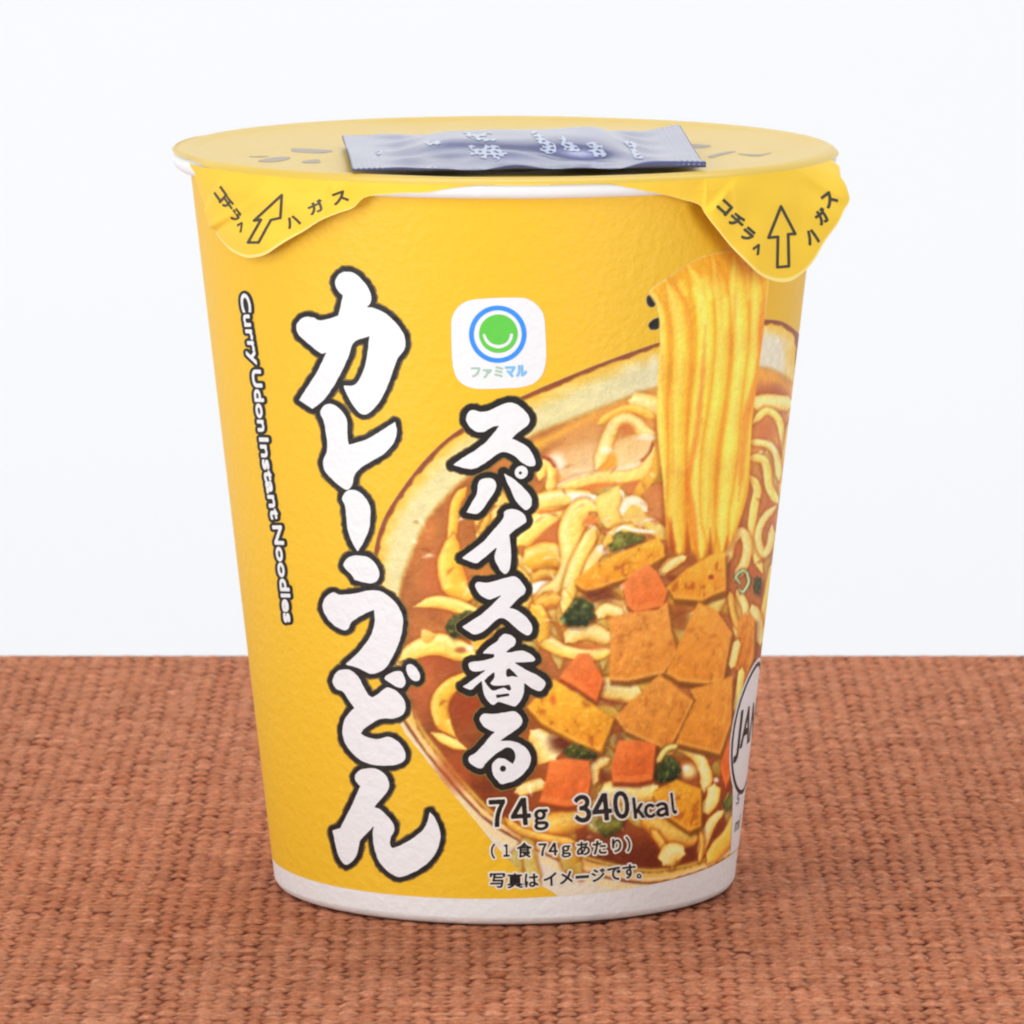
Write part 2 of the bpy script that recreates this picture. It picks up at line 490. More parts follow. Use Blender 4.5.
# ------------------------------------------------------------------ square logo badge
badge = [(451.3, 330), (452, 318), (458, 307), (469, 300.5), (484, 298.6), (500, 297.8), (516, 297.6), (528, 299), (539, 307), (544, 317),
         (545.3, 332), (546, 345), (546, 360), (542.5, 374), (534, 383), (521, 387.2), (505, 388.3), (488, 388.8), (474, 388.3), (462, 383.5), (455, 374), (452.3, 360), (451.6, 345)]
fb = field([segs_of(smooth(badge))], .8, 3)
ring = [segs_of(np.array(circ(497.8, 334.2, 28.7, 64))), segs_of(np.array(circ(497.8, 334.2, 23.9, 64)))]
fr = field([np.concatenate(ring)], .5, 3)
fd = field([segs_of(np.array(circ(498.4, 333.6, 19.3, 56)))], .6, 3)
sm = T(430, 280, 7.314, [(388, 398), (405, 400), (418, 430), (450, 462), (500, 475), (550, 462), (578, 430), (587, 396), (606, 396), (600, 430), (572, 472), (520, 496), (480, 496), (430, 474), (400, 438)])
fs = field([segs_of(smooth(sm))], .35, 2)
t1 = place_text('ファミ', [(471.5, 376.6), (502.5, 376.4)], 8.6)
t2 = place_text('マル', [(506, 376.2), (526.5, 375.6)], 9.2)
print_layers('logo_badge', [(fb, 0, M_white, LA), (fr, 0, M_blue, LB), (fd, 0, M_green, LB), (fs, .1, M_white, LB + .00003),
                            (field([t1], .3, 3), .55, M_palegreen, LB), (field([t2], .3, 3), .75, M_paleblue, LB)])

exec_food = True
# ------------------------------------------------------------------ printed photograph of the bowl
STEP = 0.8
U0, U1 = -150.0, 540.0
us = np.arange(U0, U1, STEP)
zs_top = .0962
vs = np.arange((HTOP - zs_top) / MPP, (HTOP - .0022) / MPP, STEP)
UU, VV = np.meshgrid(us, vs)
th_c = UU.ravel() / US; z_c = HTOP - VV.ravel() * MPP
PX = project(wall_xyz(th_c, z_c))
GX = PX[:, 0].reshape(UU.shape); GY = PX[:, 1].reshape(UU.shape)
CAN = np.zeros(UU.shape + (3,)); CAN[:] = (176, 98, 62)


def vnoise(scale, seed, ax=1.0):
    r = np.random.default_rng(seed)
    h = int(VV.max() / scale) + 4; w = int((UU.max() - UU.min()) / (scale * ax)) + 4
    g = r.random((h, w))
    x = (UU - UU.min()) / (scale * ax); y = VV / scale
    xi = x.astype(int); yi = y.astype(int); fx = x - xi; fy = y - yi
    fx = fx*fx*(3-2*fx); fy = fy*fy*(3-2*fy)
    return (g[yi, xi]*(1-fx)*(1-fy) + g[yi, xi+1]*fx*(1-fy) + g[yi+1, xi]*(1-fx)*fy + g[yi+1, xi+1]*fx*fy) * 2 - 1


N2, N4, N9, N25 = vnoise(1.8, 1), vnoise(4, 2), vnoise(9, 3), vnoise(25, 4)
N15 = vnoise(15, 5)


def box(lo, hi, m):
    msk = (GX > lo[0] - m) & (GX < hi[0] + m) & (GY > lo[1] - m) & (GY < hi[1] + m)
    jj, ii = np.nonzero(msk)
    if not len(jj): return None
    return slice(jj.min(), jj.max() + 1), slice(ii.min(), ii.max() + 1)


def blend(sl, a, c):
    CAN[sl] = CAN[sl] * (1 - a[..., None]) + np.asarray(c) * a[..., None]


def blob(x, y, rx, ry, c, a=1.0, hard=.3):
    """soft colour patch"""
    sl = box((x - rx, y - ry), (x + rx, y + ry), rx * .6 + 4)
    if sl is None: return
    d = np.hypot((GX[sl] - x) / rx, (GY[sl] - y) / ry)
    blend(sl, a * (1 - sstep(hard, 1.25, d)), c)


def fill(pts, c, c2=None, gdir=(0.3, 1), soft=1.2, tex=.05, edge=None, edgew=3.0, crisp=True, alpha=1.0, n=4, wob=.0):
    p = smooth(pts, n=n) if crisp else np.array([q[:2] for q in pts], float)
    lo, hi = p.min(0), p.max(0)
    sl = box(lo, hi, 6)
    if sl is None: return
    d = sdf(GX[sl], GY[sl], segs_of(p)) + wob * N4[sl]
    a = alpha * np.clip(.5 - d / soft, 0, 1)
    cc = np.broadcast_to(np.array(c, float), d.shape + (3,)).copy()
    if c2 is not None:
        g = np.array(gdir, float); g /= np.hypot(*g)
        s = (GX[sl] - lo[0]) * g[0] + (GY[sl] - lo[1]) * g[1]
        s = (s - s[a > .5].min()) / (np.ptp(s[a > .5]) + 1e-6) if (a > .5).any() else s * 0
        cc = cc * (1 - np.clip(s, 0, 1)[..., None]) + np.array(c2, float) * np.clip(s, 0, 1)[..., None]
    if edge is not None:
        e = np.exp(np.minimum(d, 0) / edgew)[..., None] * .8
        cc = cc * (1 - e) + np.array(edge, float) * e
    cc = cc * (1 + tex * (N2[sl] * .5 + N9[sl] * .7 + N4[sl] * .4))[..., None]
    blend(sl, a, cc)


PALE = ((230, 178, 84), (250, 232, 152), (248, 228, 140), (243, 212, 112), (222, 160, 68))
GOLD = ((224, 160, 68), (247, 216, 122), (242, 200, 92), (234, 182, 72), (208, 138, 54))
DIM = ((180, 104, 44), (222, 172, 78), (234, 200, 110), (218, 162, 68), (180, 108, 44))
HOT = ((230, 190, 130), (250, 240, 206), (255, 252, 242), (248, 236, 200), (230, 190, 120))
CREAM = ((218, 172, 92), (240, 216, 140), (246, 230, 170), (238, 208, 124), (216, 160, 74))


WS = 1.0


def stroke(pts, w, pal=PALE, taper=(.1, .1), shadow=.5, glint=.0, soft=1.5, tex=.06, alpha=1.0):
    p = smooth([(q[0], q[1]) for q in pts], closed=False, n=8)
    m = max(w) if isinstance(w, (tuple, list)) else w
    sl = box(p.min(0), p.max(0), m + 6)
    if sl is None: return
    X, Y = GX[sl], GY[sl]
    seg = np.linalg.norm(np.diff(p, axis=0), axis=1); L = seg.sum(); acc = 0
    best = np.full(X.shape, 1e9); sgn = np.zeros(X.shape); tt = np.zeros(X.shape)
    for i in range(len(p) - 1):
        a, b = p[i], p[i + 1]; e = b - a; l2 = e @ e
        if l2 < 1e-9: continue
        t = np.clip(((X - a[0]) * e[0] + (Y - a[1]) * e[1]) / l2, 0, 1)
        dx, dy = X - a[0] - e[0] * t, Y - a[1] - e[1] * t
        d = np.hypot(dx, dy)
        nx_, ny_ = e[1], -e[0]
        if nx_ * -.45 + ny_ * -.9 < 0: nx_, ny_ = -nx_, -ny_
        s = np.sign(dx * nx_ + dy * ny_)
        u = d < best
        best[u] = d[u]; sgn[u] = s[u]; tt[u] = ((acc + seg[i] * t) / L)[u]
        acc += seg[i]
    if isinstance(w, (tuple, list)):
        hw = np.interp(tt, np.linspace(0, 1, len(w)), w) / 2 * WS
    else: hw = np.full(X.shape, w / 2.0 * WS)
    if taper[0]: hw = hw * np.clip(tt / taper[0], .12, 1) ** .7
    if taper[1]: hw = hw * np.clip((1 - tt) / taper[1], .12, 1) ** .7
    if shadow:
        blend(sl, shadow * (1 - sstep(-.5, 3.6, best - hw - .6)) * (best > -1), (140, 72, 34))
    n = np.clip(-sgn * best / np.maximum(hw, .3), -1, 1)           # -1 lit side .. +1 shaded side
    stops = np.array([-1, -.72, -.25, .55, 1.0])
    cc = np.stack([np.interp(n, stops, [c[k_] for c in pal]) for k_ in range(3)], -1)
    var = 1 + .06 * N25[sl] + tex * .8 * N4[sl] + .04 * N2[sl] + .02 * N9[sl]
    cc = cc * var[..., None]
    if glint:
        g = glint * np.exp(-((n + .45) / .22) ** 2) * sstep(.1, .6, N15[sl] * .5 + .5)
        cc = cc * (1 - g[..., None]) + np.array((254, 250, 238)) * g[..., None]
    blend(sl, alpha * np.clip(.5 - (best + .5 * N4[sl] - hw) / soft, 0, 1), cc)


J = lambda pts: T(370, 550, 5.12, pts)
K = lambda pts: T(520, 390, 6.4, pts)
Lq = lambda pts: T(600, 400, 5.12, pts)
M = lambda pts: T(520, 660, 4.096, pts)
Nn = lambda pts: T(530, 520, 4.096, pts)

outer = [(800, 338), (796, 331), (783, 322), (766, 319.5), (740, 321), (700, 330), (657, 343), (600, 363.5), (545, 386), (525, 395), (495, 408), (463, 427),
         (443, 442), (419, 466.5), (394, 500.6), (382, 522.6), (375, 547), (371, 580), (371, 620), (377, 660), (390, 696), (405, 724), (424, 751),
         (445, 777), (467, 802), (490, 824), (520, 842), (560, 862), (600, 877), (650, 884), (700, 873), (742, 848), (790, 800)]
inner = [(800, 392), (793, 384), (776, 372), (758, 368), (720, 372), (657, 388), (620, 401), (577, 418), (541, 432), (526, 440), (495, 458), (463, 481), (443, 501),
         (426, 522.6), (416, 545), (407, 567), (402, 583), (398, 615), (399, 650), (404, 684), (412, 712), (421, 733), (441, 759), (462, 785),
         (490, 814), (520, 833), (560, 851), (600, 864), (650, 873), (700, 864), (732, 845), (790, 780)]
po, pi_ = smooth(outer), smooth(inner)
d_o = sdf(GX, GY, segs_of(po)); d_i = sdf(GX, GY, segs_of(pi_))
allsl = (slice(None), slice(None))
# beige table print around the lower right of the bowl
BEI = np.array((217, 208, 188.0))
CAN[:] = BEI
# rim: ochre near its outer edge fading to grey cream, greyer to the right
gre = sstep(560, 760, GX)[..., None]
rimc = np.array((216, 206, 156.0)) * (1 - gre) + np.array((212, 206, 186.0)) * gre
wid = np.maximum(-d_o, 0)
t_ = sstep(2, 22, wid + 3 * N9)[..., None]
rim = np.array((224, 184, 78.0)) * (1 - t_) + rimc * t_
rim = rim * (1 + .03 * N9 + .02 * N2)[..., None]
blend(allsl, np.clip(.5 - d_o, 0, 1), rim)
low = sstep(690, 760, GY) * sstep(700, 600, GX - 0)
blend(allsl, low * np.clip(.5 - d_o, 0, 1) * .55, (222, 178, 110))
# dark glazed outline
lw = 4.6 - 2.4 * sstep(690, 740, GY) + 1.2 * N9 + .7 * N4
band = sstep(-lw - 1.2, -lw + .8, d_o) * sstep(.9, -.5, d_o)
blend(allsl, band * .92, (128, 68, 42))
# pale outer glaze line low left, and its highlight
blend(allsl, np.exp(-((d_o - 5) / 3.2) ** 2) * sstep(700, 740, GY) * .9, (228, 206, 150))
blend(allsl, np.exp(-((d_o + 4.6) / 1.5) ** 2) * sstep(700, 740, GY) * .75, (236, 214, 190))
# broth
br = np.zeros_like(CAN); br[:] = (172, 108, 64)
g = sstep(520, 640, GX)[..., None] * sstep(560, 450, GY)[..., None]
br = br * (1 - g) + np.array((206, 146, 84.0)) * g
g = sstep(640, 860, GY)[..., None]
br = br * (1 - g) + np.array((118, 56, 30.0)) * g
br = br * (1 + .08 * N25 + .06 * N9 + .05 * N4)[..., None]
blend(allsl, np.clip(.5 - (d_i + 1.0 * N4) / 2.2, 0, 1), br)
# meniscus: ochre line where broth meets the bowl
blend(allsl, np.exp(-((d_i - .5) / 2.2) ** 2) * .6 * sstep(740, 640, GY), (186, 138, 62))
blend(allsl, np.exp(-((d_i + 7) / 5.0) ** 2) * .5 * sstep(530, 600, GX) * sstep(600, 500, GY), (222, 166, 66))
blend(allsl, np.exp(-((d_i + 2.5) / 2.0) ** 2) * .8 * sstep(700, 740, GY), (232, 200, 96))
blob(590, 445, 46, 26, (206, 156, 100), .7); blob(560, 470, 24, 12, (226, 196, 150), .7); blob(556, 464, 9, 9, (246, 236, 220), .9)
blob(440, 580, 22, 40, (176, 92, 62), .6); blob(470, 700, 30, 34, (150, 70, 42), .8); blob(440, 662, 26, 16, (160, 78, 50), .6)
blob(425, 690, 16, 30, (190, 104, 64), .5); blob(455, 770, 24, 26, (172, 92, 52), .7)
blob(650, 850, 60, 16, (104, 46, 26), .9); blob(720, 800, 20, 30, (120, 58, 32), .8)

WS = 1.22
# --- a deep tangle of golden noodles under everything that is picked out one by one
rr_ = np.random.default_rng(21)
for x0_, x1_, y0_, y1_, cnt_ in ((480, 660, 478, 650, 46), (750, 800, 430, 640, 16), (520, 735, 700, 850, 26), (560, 740, 585, 700, 16)):
    blob((x0_ + x1_) / 2, (y0_ + y1_) / 2, (x1_ - x0_) * .55, (y1_ - y0_) * .5, (206, 142, 68) if y0_ < 600 else (176, 104, 50), .75)
    for _ in range(cnt_):
        x, y = rr_.uniform(x0_, x1_), rr_.uniform(y0_, y1_)
        a_ = rr_.uniform(-.5, 1.9); cv_ = rr_.uniform(-.35, .35); pts = []
        for _k in range(5):
            pts.append((x, y)); x += 15 * math.cos(a_); y += 15 * math.sin(a_); a_ += cv_
        dk = rr_.uniform(.74, .98) * (1 if y0_ < 600 else .86)
        pal_ = PALE if rr_.random() < .45 else GOLD
        stroke(pts, rr_.uniform(10, 17), tuple(tuple(v * dk for v in c) for c in pal_), taper=(.2, .2), shadow=.45, soft=2.2)
# --- noodles (left of the lifted bundle)
kf = lambda pts, c, c2=None, **k: fill(K(pts), c, c2, **k)
kf([(60,345),(220,280),(420,180),(620,105),(760,60),(870,75),(880,110),(700,110),(520,150),(330,250),(140,370),(90,420)], (226, 174, 76), (214, 158, 78), gdir=(1, -.3), soft=7)
kf([(190,420),(420,330),(540,350),(520,520),(330,560),(200,600),(170,520)], (216, 172, 118), (232, 204, 160), soft=10)
blob(556, 463, 11, 12, (250, 242, 228), .9)
stroke([(630, 401), (645, 404), (664, 409)], 17, CREAM, shadow=.25)
kf([(590,350),(740,280),(860,280),(830,400),(770,480),(640,515),(530,510),(545,430)], (232, 196, 134), (238, 212, 166), soft=4)
kf([(560,420),(600,400),(620,470),(560,520),(500,500)], (240, 178, 76), (236, 166, 60), soft=4)
stroke([(598, 424), (614, 414), (632, 409), (655, 418)], 7, GOLD, shadow=.1, soft=3)
stroke(K([(490,505),(530,400),(570,290),(610,212),(675,182),(740,215),(790,262),(860,275)]), (10, 11, 11, 9, 12, 10), CREAM, shadow=.25)
blob(627, 429, 10, 8, (198, 120, 66), .95); blob(606, 450, 7, 5, (252, 246, 224), .9)
blob(646, 437, 12, 4, (252, 246, 232), .8)
kf([(205,628),(340,560),(520,520),(690,485),(770,462),(740,512),(580,548),(420,562),(290,612)], (252, 244, 228), (246, 226, 186), soft=2.2)
stroke(K([(215,655),(330,612),(440,580),(560,560),(700,558),(790,525),(850,455),(880,340)]), (6, 9, 11, 12, 13, 12), PALE, shadow=.1)
stroke(K([(770,460),(830,400),(850,330)]), 2.2, ((150, 70, 50),) * 5, shadow=0, soft=2)
kf([(360,648),(450,602),(560,592),(660,592),(560,622),(460,655)], (208, 124, 62), (222, 146, 72), soft=3)
kf([(655,602),(790,575),(730,665),(676,648)], (200, 118, 70), (210, 134, 78), soft=3)
kf([(880,290),(905,470),(830,620),(720,700),(755,600),(835,500)], (242, 200, 92), (236, 182, 78), soft=2, edge=(222, 154, 62), edgew=1.5)
kf([(835,625),(900,590),(925,720),(880,860),(800,800),(790,720)], (196, 122, 78), (206, 140, 90), soft=4)
stroke(K([(125,575),(150,475),(190,482),(205,560),(180,655)]), 8, PALE)
blob(557, 477, 5, 5, (205, 130, 62), .7); stroke(K([(140,425),(190,450),(225,495)]), 2.4, ((150, 62, 50),) * 5, shadow=0)
stroke(K([(60,745),(200,708),(330,690),(480,690)]), (16, 17, 14, 10), PALE, glint=.5, shadow=.3)
kf([(290,664),(480,672),(480,722),(390,705),(320,735),(330,690)], (253, 252, 248), soft=2)
stroke(K([(-20,985),(60,900),(150,840),(320,765)]), (17, 20, 17, 8), PALE, glint=.3, shadow=.3)
stroke(K([(110,785),(220,772),(330,735)]), 3, ((206, 124, 52),) * 5, shadow=0, soft=2.5)
kf([(60,1010),(180,880),(278,828),(282,1010),(150,1030)], (190, 106, 66), (202, 122, 70), soft=3)
stroke([(524, 562), (545, 554), (560, 557), (574, 570)], (18, 20, 18, 10), GOLD, glint=.4, shadow=.3)
stroke([(526, 582), (545, 573), (566, 578)], 8, DIM, shadow=.2)
kf([(70,1240),(200,1225),(140,1290),(70,1300)], (252, 250, 244), soft=2.5)
stroke(K([(495,770),(430,745),(362,800),(330,900),(335,1010)]) + [(573, 549), (569, 569), (557, 586), (534, 599)], (12, 19, 22, 20, 15, 12, 10), PALE, glint=.2)
kf([(400,850),(470,790),(505,870),(430,900)], (212, 128, 66), (220, 142, 70), soft=3)
kf([(480,700),(560,648),(630,610),(648,690),(642,850),(570,890),(515,830)], (248, 230, 144), (242, 206, 108), edge=(226, 164, 70), edgew=1.4)
stroke(K([(640,635),(665,690),(655,760)]), 3, HOT, shadow=0)
stroke(K([(655,800),(690,722),(740,712),(810,775)]), 9, HOT, shadow=.3)
kf([(680,770),(750,740),(800,800),(780,880),(680,890),(640,860)], (236, 204, 104), (226, 196, 140), soft=3)
stroke(K([(430,1020),(455,930),(488,880)]), 11, PALE, glint=.5)
stroke([(594.5, 527), (585, 548), (575, 570), (563, 612)], (10, 13, 13, 8), PALE, glint=.3)
stroke([(604, 545), (592, 562), (582, 588)], 9, CREAM)
blob(603, 549, 8, 6, (252, 249, 240), .85)
stroke([(606, 548), (616, 533), (636, 529)], 10, GOLD)
stroke([(534, 612), (545, 600), (560, 598)], 12, DIM, shadow=.3)
# left side of the bowl
stroke([(466, 488), (456, 503), (453, 527), (451, 552)], 8, GOLD)
stroke([(454, 535), (450, 565), (458, 590), (474, 597)], (8, 20, 22, 12), GOLD)
stroke([(478, 540), (488, 522), (502, 508)], 8, PALE); blob(500, 512, 8, 6, (222, 196, 140), .8)
stroke([(476, 500), (487, 516), (480, 532)], 6, DIM)
stroke([(500, 575), (516, 572), (528, 585)], 10, GOLD)
stroke([(413, 607), (434, 602), (454, 605), (478, 614)], (4, 10, 11, 9), PALE, taper=(.2, 0))
stroke([(400, 660), (418, 649), (438, 644), (458, 650), (476, 656)], (10, 15, 18, 18, 12), PALE, glint=.2)
fill(J([(268,408),(330,432),(310,475),(268,468)]), (244, 220, 140), (226, 170, 80))
blob(461, 650, 8, 4, (150, 70, 40), .7); blob(470, 648, 5, 3, (246, 240, 228), .9)
stroke([(468, 676), (450, 687), (440, 702), (443, 722), (458, 740)], (8, 13, 15, 13, 5), GOLD, taper=(0, .25))
stroke([(432, 733), (448, 741), (466, 749)], 8, PALE, taper=(.3, .3))
stroke([(535, 628), (545, 640), (562, 650), (586, 655), (612, 651)], (14, 12, 10, 10, 9), PALE, glint=.3)
stroke([(532, 606), (541, 622), (540, 640)], 14, GOLD)
stroke([(566, 642), (575, 633), (590, 631), (612, 641)], (12, 15, 14, 10), CREAM)
blob(594, 647, 18, 5, (205, 120, 62), .6)
stroke([(594, 612), (606, 606), (628, 616)], (12, 16, 14), CREAM)
# right of the bundle
blob(768, 395, 22, 14, (160, 88, 62), .9); blob(765, 430, 14, 16, (190, 112, 72), .9); blob(770, 520, 12, 40, (176, 98, 60), .8)
blob(755, 580, 12, 18, (176, 92, 54), .8)
stroke([(752, 405), (768, 402), (792, 404)], 13, CREAM)
stroke([(752, 424), (766, 411), (778, 419), (784, 442), (786, 470)], 6, PALE)
stroke([(790, 420), (784, 460), (780, 500)], 5, DIM)
stroke([(748, 442), (766, 444), (776, 455), (779, 480)], 6, CREAM)
stroke([(748, 458), (762, 459), (767, 468), (769, 486), (778, 504)], 7, PALE)
stroke([(748, 474), (757, 488), (754, 507), (752, 527), (754, 548), (762, 572)], 7, PALE)
stroke([(776, 506), (763, 520), (758, 537), (763, 554), (770, 545), (772, 525)], 6, CREAM)
stroke([(727, 564), (731, 543), (741, 532), (747, 543), (745, 562), (734, 580)], 8, CREAM)
blob(738, 548, 5, 7, (186, 104, 58), .9)
stroke([(758, 640), (766, 610), (772, 580), (776, 560)], 9, GOLD)
# --- lower area
stroke([(597, 686), (617, 689), (640, 693)], (16, 21, 18), CREAM)
blob(612, 703, 16, 5, (150, 78, 40), .7)
stroke([(531, 731), (543, 744), (553, 760)], (10, 24, 26), CREAM, glint=.3)
blob(563, 742, 18, 14, (104, 48, 32), .9); blob(556, 735, 6, 4, (205, 170, 150), .7)
stroke([(516, 792), (530, 787), (545, 783)], 10, CREAM)
stroke([(520, 822), (545, 826), (580, 818), (590, 812)], (14, 22, 20, 12), DIM)
stroke([(505, 818), (520, 830), (548, 838), (575, 842)], 7, DIM)
stroke([(594, 784), (595, 767), (609, 759)], 8, CREAM); blob(606, 778, 8, 10, (120, 56, 32), .8)
stroke([(600, 794), (630, 790), (656, 787)], (16, 22, 20), CREAM)
stroke([(642, 814), (657, 826), (678, 836), (700, 838)], (12, 20, 20, 10), DIM)
stroke([(652, 830), (664, 848), (668, 866)], 7, DIM); stroke([(664, 864), (672, 852), (684, 854)], (14, 16, 12), CREAM)
stroke([(662, 756), (676, 745), (696, 755), (706, 775), (704, 792)], 10, CREAM)
blob(688, 771, 10, 9, (244, 226, 160), .95); blob(686, 768, 4, 3, (255, 252, 240), .9)
stroke([(714, 785), (712, 800), (702, 812)], 11, CREAM)
blob(716, 780, 3, 3, (255, 248, 236), .9)
stroke([(700, 858), (704, 840), (712, 822), (724, 810)], (6, 9, 8, 5), CREAM)
stroke([(708, 862), (718, 848), (730, 834), (738, 812)], (10, 13, 12, 8), GOLD)
stroke([(698, 820), (702, 842), (699, 862)], 4, DIM)


WS = 1.0
blend(allsl, .17 * np.clip(-d_i / 8, 0, 1) * sstep(690, 600, GY) * (.7 + .5 * N25), (232, 172, 84))
# wet glints and dark gaps between the noodles
for x0_, x1_, y0_, y1_, cnt_ in ((530, 655, 470, 640, 46), (410, 480, 500, 740, 16), (752, 788, 430, 620, 14), (520, 735, 720, 860, 26)):
    for _ in range(cnt_):
        x, y = rr_.uniform(x0_, x1_), rr_.uniform(y0_, y1_); a_ = rr_.uniform(-.9, 1.2); L_ = rr_.uniform(5, 16)
        pts = [(x, y), (x + L_ * .5 * math.cos(a_), y + L_ * .5 * math.sin(a_) - 1.2), (x + L_ * math.cos(a_), y + L_ * math.sin(a_))]
        if rr_.random() < .55: stroke(pts, rr_.uniform(1.6, 3.2), ((252, 244, 222),) * 5, taper=(.4, .4), shadow=0, soft=1.8, alpha=rr_.uniform(.35, .85))
        else: stroke(pts, rr_.uniform(1.6, 3.4), ((150, 82, 40),) * 5, taper=(.4, .4), shadow=0, soft=2.2, alpha=rr_.uniform(.3, .65))


# --- toppings
def tofu(pts, c, c2, porous=False, shade=(160, 82, 34), sh=.75, dirn=(.2, 1)):
    p = [(q[0] + 2.5, q[1] + 4.5) for q in pts]
    fill(p, (96, 42, 22), soft=7, tex=0, alpha=sh, crisp=False)
    fill([(q[0] + 1.2, q[1] + 4.6) for q in pts], tuple(.72 * np.array(c2)), tuple(.6 * np.array(c2)), tex=.06, n=1, soft=2.4)
    fill(pts, c, c2, gdir=dirn, tex=.09, n=1, wob=.5, soft=2.6)
    pp = np.array([q[:2] for q in pts]); lo, hi = pp.min(0), pp.max(0)
    sl = box(lo, hi, 2)
    d = sdf(GX[sl], GY[sl], segs_of(smooth(pts, n=1)))
    # light upper bevel, speckles and pores
    dn = sdf(GX[sl] , GY[sl] + 2.6, segs_of(pp))
    blend(sl, .38 * (d < -1) * np.clip((dn + 2.2) / 2.0, 0, 1), (250, 206, 120))
    k = 1.0 if porous else .45
    blend(sl, k * .55 * (d < -2) * sstep(.35, .75, N4[sl] * .7 + N2[sl] * .5), (250, 214, 110))
    blend(sl, k * .6 * (d < -2) * sstep(.42, .75, -N9[sl] * .75 - N4[sl] * .45), (178, 92, 34))
    blend(sl, .35 * (d < -1) * sstep(.62, .9, N2[sl]), (176, 96, 40))


def carrot(pts, c=(228, 132, 70), c2=(212, 104, 48)):
    fill([(q[0] + 2, q[1] + 4) for q in pts], (96, 42, 22), soft=7, tex=0, alpha=.75, crisp=False)
    fill([(q[0] + .6, q[1] + 4.2) for q in pts], tuple(.78 * np.array(c2)), tuple(.66 * np.array(c2)), tex=.05, n=1, soft=2.4)
    fill(pts, c, c2, tex=.08, n=1, soft=2.4, gdir=(.5, 1))
    pp = np.array([q[:2] for q in pts]); sl = box(pp.min(0), pp.max(0), 2)
    d = sdf(GX[sl], GY[sl], segs_of(pp)); dn = sdf(GX[sl], GY[sl] + 5.5, segs_of(pp))
    blend(sl, .45 * (d < -.8) * np.clip((dn + 3.0) / 3.0, 0, 1), (240, 152, 84))
    blend(sl, .3 * (d < -1) * sstep(.5, .9, N2[sl] * .6 + N4[sl] * .5), (244, 160, 90))


def green(pts, c=(92, 96, 46), c2=(48, 58, 34)):
    fill([(q[0] + 1.5, q[1] + 3) for q in pts], (90, 44, 24), soft=5, tex=0, alpha=.6)
    fill(pts, c, c2, edge=(70, 74, 40), edgew=2, tex=.3, n=3, soft=1.8, wob=1.6)
    pp = np.array([q[:2] for q in pts]); sl = box(pp.min(0), pp.max(0), 2)
    d = sdf(GX[sl], GY[sl], segs_of(smooth(pts, n=3)))
    blend(sl, .55 * (d < -1) * sstep(.25, .7, N4[sl] * .8 + N2[sl] * .4), (150, 160, 96))
    blend(sl, .5 * (d < -1) * sstep(.3, .7, -N4[sl] * .8 + N2[sl] * .4), (40, 46, 26))


green(Nn([(325,125),(345,70),(365,45),(470,72),(400,108)]), (166, 156, 70), (112, 112, 48))
stroke(Nn([(345,52),(380,30),(430,42),(520,50)]), 4, HOT, shadow=0)
green(J([(388,372),(440,335),(505,308),(530,340),(500,420),(470,440),(412,442)]), (104, 110, 66), (66, 68, 44))
tofu(Nn([(180,250),(260,182),(400,122),(522,72),(548,100),(552,148),(480,195),(420,235),(330,262),(262,292),(228,292),(190,268)]), (240, 186, 74), (222, 142, 44), True, dirn=(.3, 1))
stroke(Nn([(530,225),(575,180),(625,145)]), (8, 12, 8), CREAM)
blob(672, 578, 7, 4, (128, 60, 34), .7)
blob(600, 596, 22, 9, (112, 54, 30), .8)
tofu(Nn([(562,275),(650,198),(750,138),(800,132),(802,288),(742,312),(702,332),(590,322)]), (236, 176, 72), (222, 146, 52), True)
blob(711, 577, 3.5, 3, (150, 62, 44), .95); blob(693, 586, 2.5, 6, (176, 92, 40), .7)
carrot(Nn([(378,262),(430,210),(480,176),(520,212),(562,292),(545,352),(430,378),(396,352)]), (236, 144, 82), (226, 120, 60))
blob(622, 587, 3, 4, (250, 190, 150), .8)
blob(680, 618, 12, 16, (150, 82, 42), .85)
green(Nn([(128,402),(160,350),(192,318),(252,340),(268,400),(222,432),(160,434)]), (96, 104, 58), (50, 60, 36))
blob(563, 620, 3, 4, (150, 180, 120), .7)
stroke(Nn([(280,400),(310,365),(380,385)]), 12, CREAM)
tofu(Nn([(330,402),(400,378),(520,368),(562,335),(578,450),(602,542),(550,628),(400,662),(324,656)]), (232, 162, 84), (218, 144, 64))
tofu(Nn([(690,338),(762,372),(826,462),(792,662),(722,672),(612,662),(558,628),(602,528)]), (230, 160, 76), (218, 142, 58))
stroke([(737, 590), (745, 606), (748, 625)], 8, CREAM); stroke([(730, 592), (733, 612), (738, 628)], 7, DIM)
stroke([(741, 585), (736, 577), (744, 571), (749, 581), (743, 592), (738, 588)], 4.5, ((60, 76, 44), (130, 142, 92), (226, 228, 190), (120, 134, 84), (56, 70, 40)), shadow=.3)
green(Nn([(918,242),(946,236),(944,300),(920,294)]), (64, 74, 44), (48, 58, 36))
stroke([(752, 605), (758, 622), (760, 644)], 10, CREAM)
tofu(Nn([(850,425),(880,380),(922,402),(918,560),(882,662),(838,604)]), (218, 146, 62), (204, 124, 46))
stroke([(731, 668), (735, 652), (738, 640)], 8, CREAM); stroke([(735, 712), (739, 690), (742, 668)], 7, PALE)
carrot(Nn([(118,645),(200,545),(242,545),(302,652),(272,745),(200,692)]), (234, 140, 78), (220, 106, 48))
tofu(M([(28,192),(140,78),(222,132),(384,242),(332,378),(240,342),(90,262)]), (240, 186, 70), (224, 148, 44), True, dirn=(.1, 1))
blob(553, 700, 4, 6, (206, 108, 46), .8)
tofu(M([(388,232),(570,58),(712,166),(622,352),(580,362),(430,292)]), (228, 160, 80), (214, 140, 60))
tofu(M([(698,122),(870,66),(864,262),(820,388),(636,342),(720,166)]), (224, 154, 70), (210, 136, 54))
blob(620, 742, 7, 14, (120, 56, 28), .7)
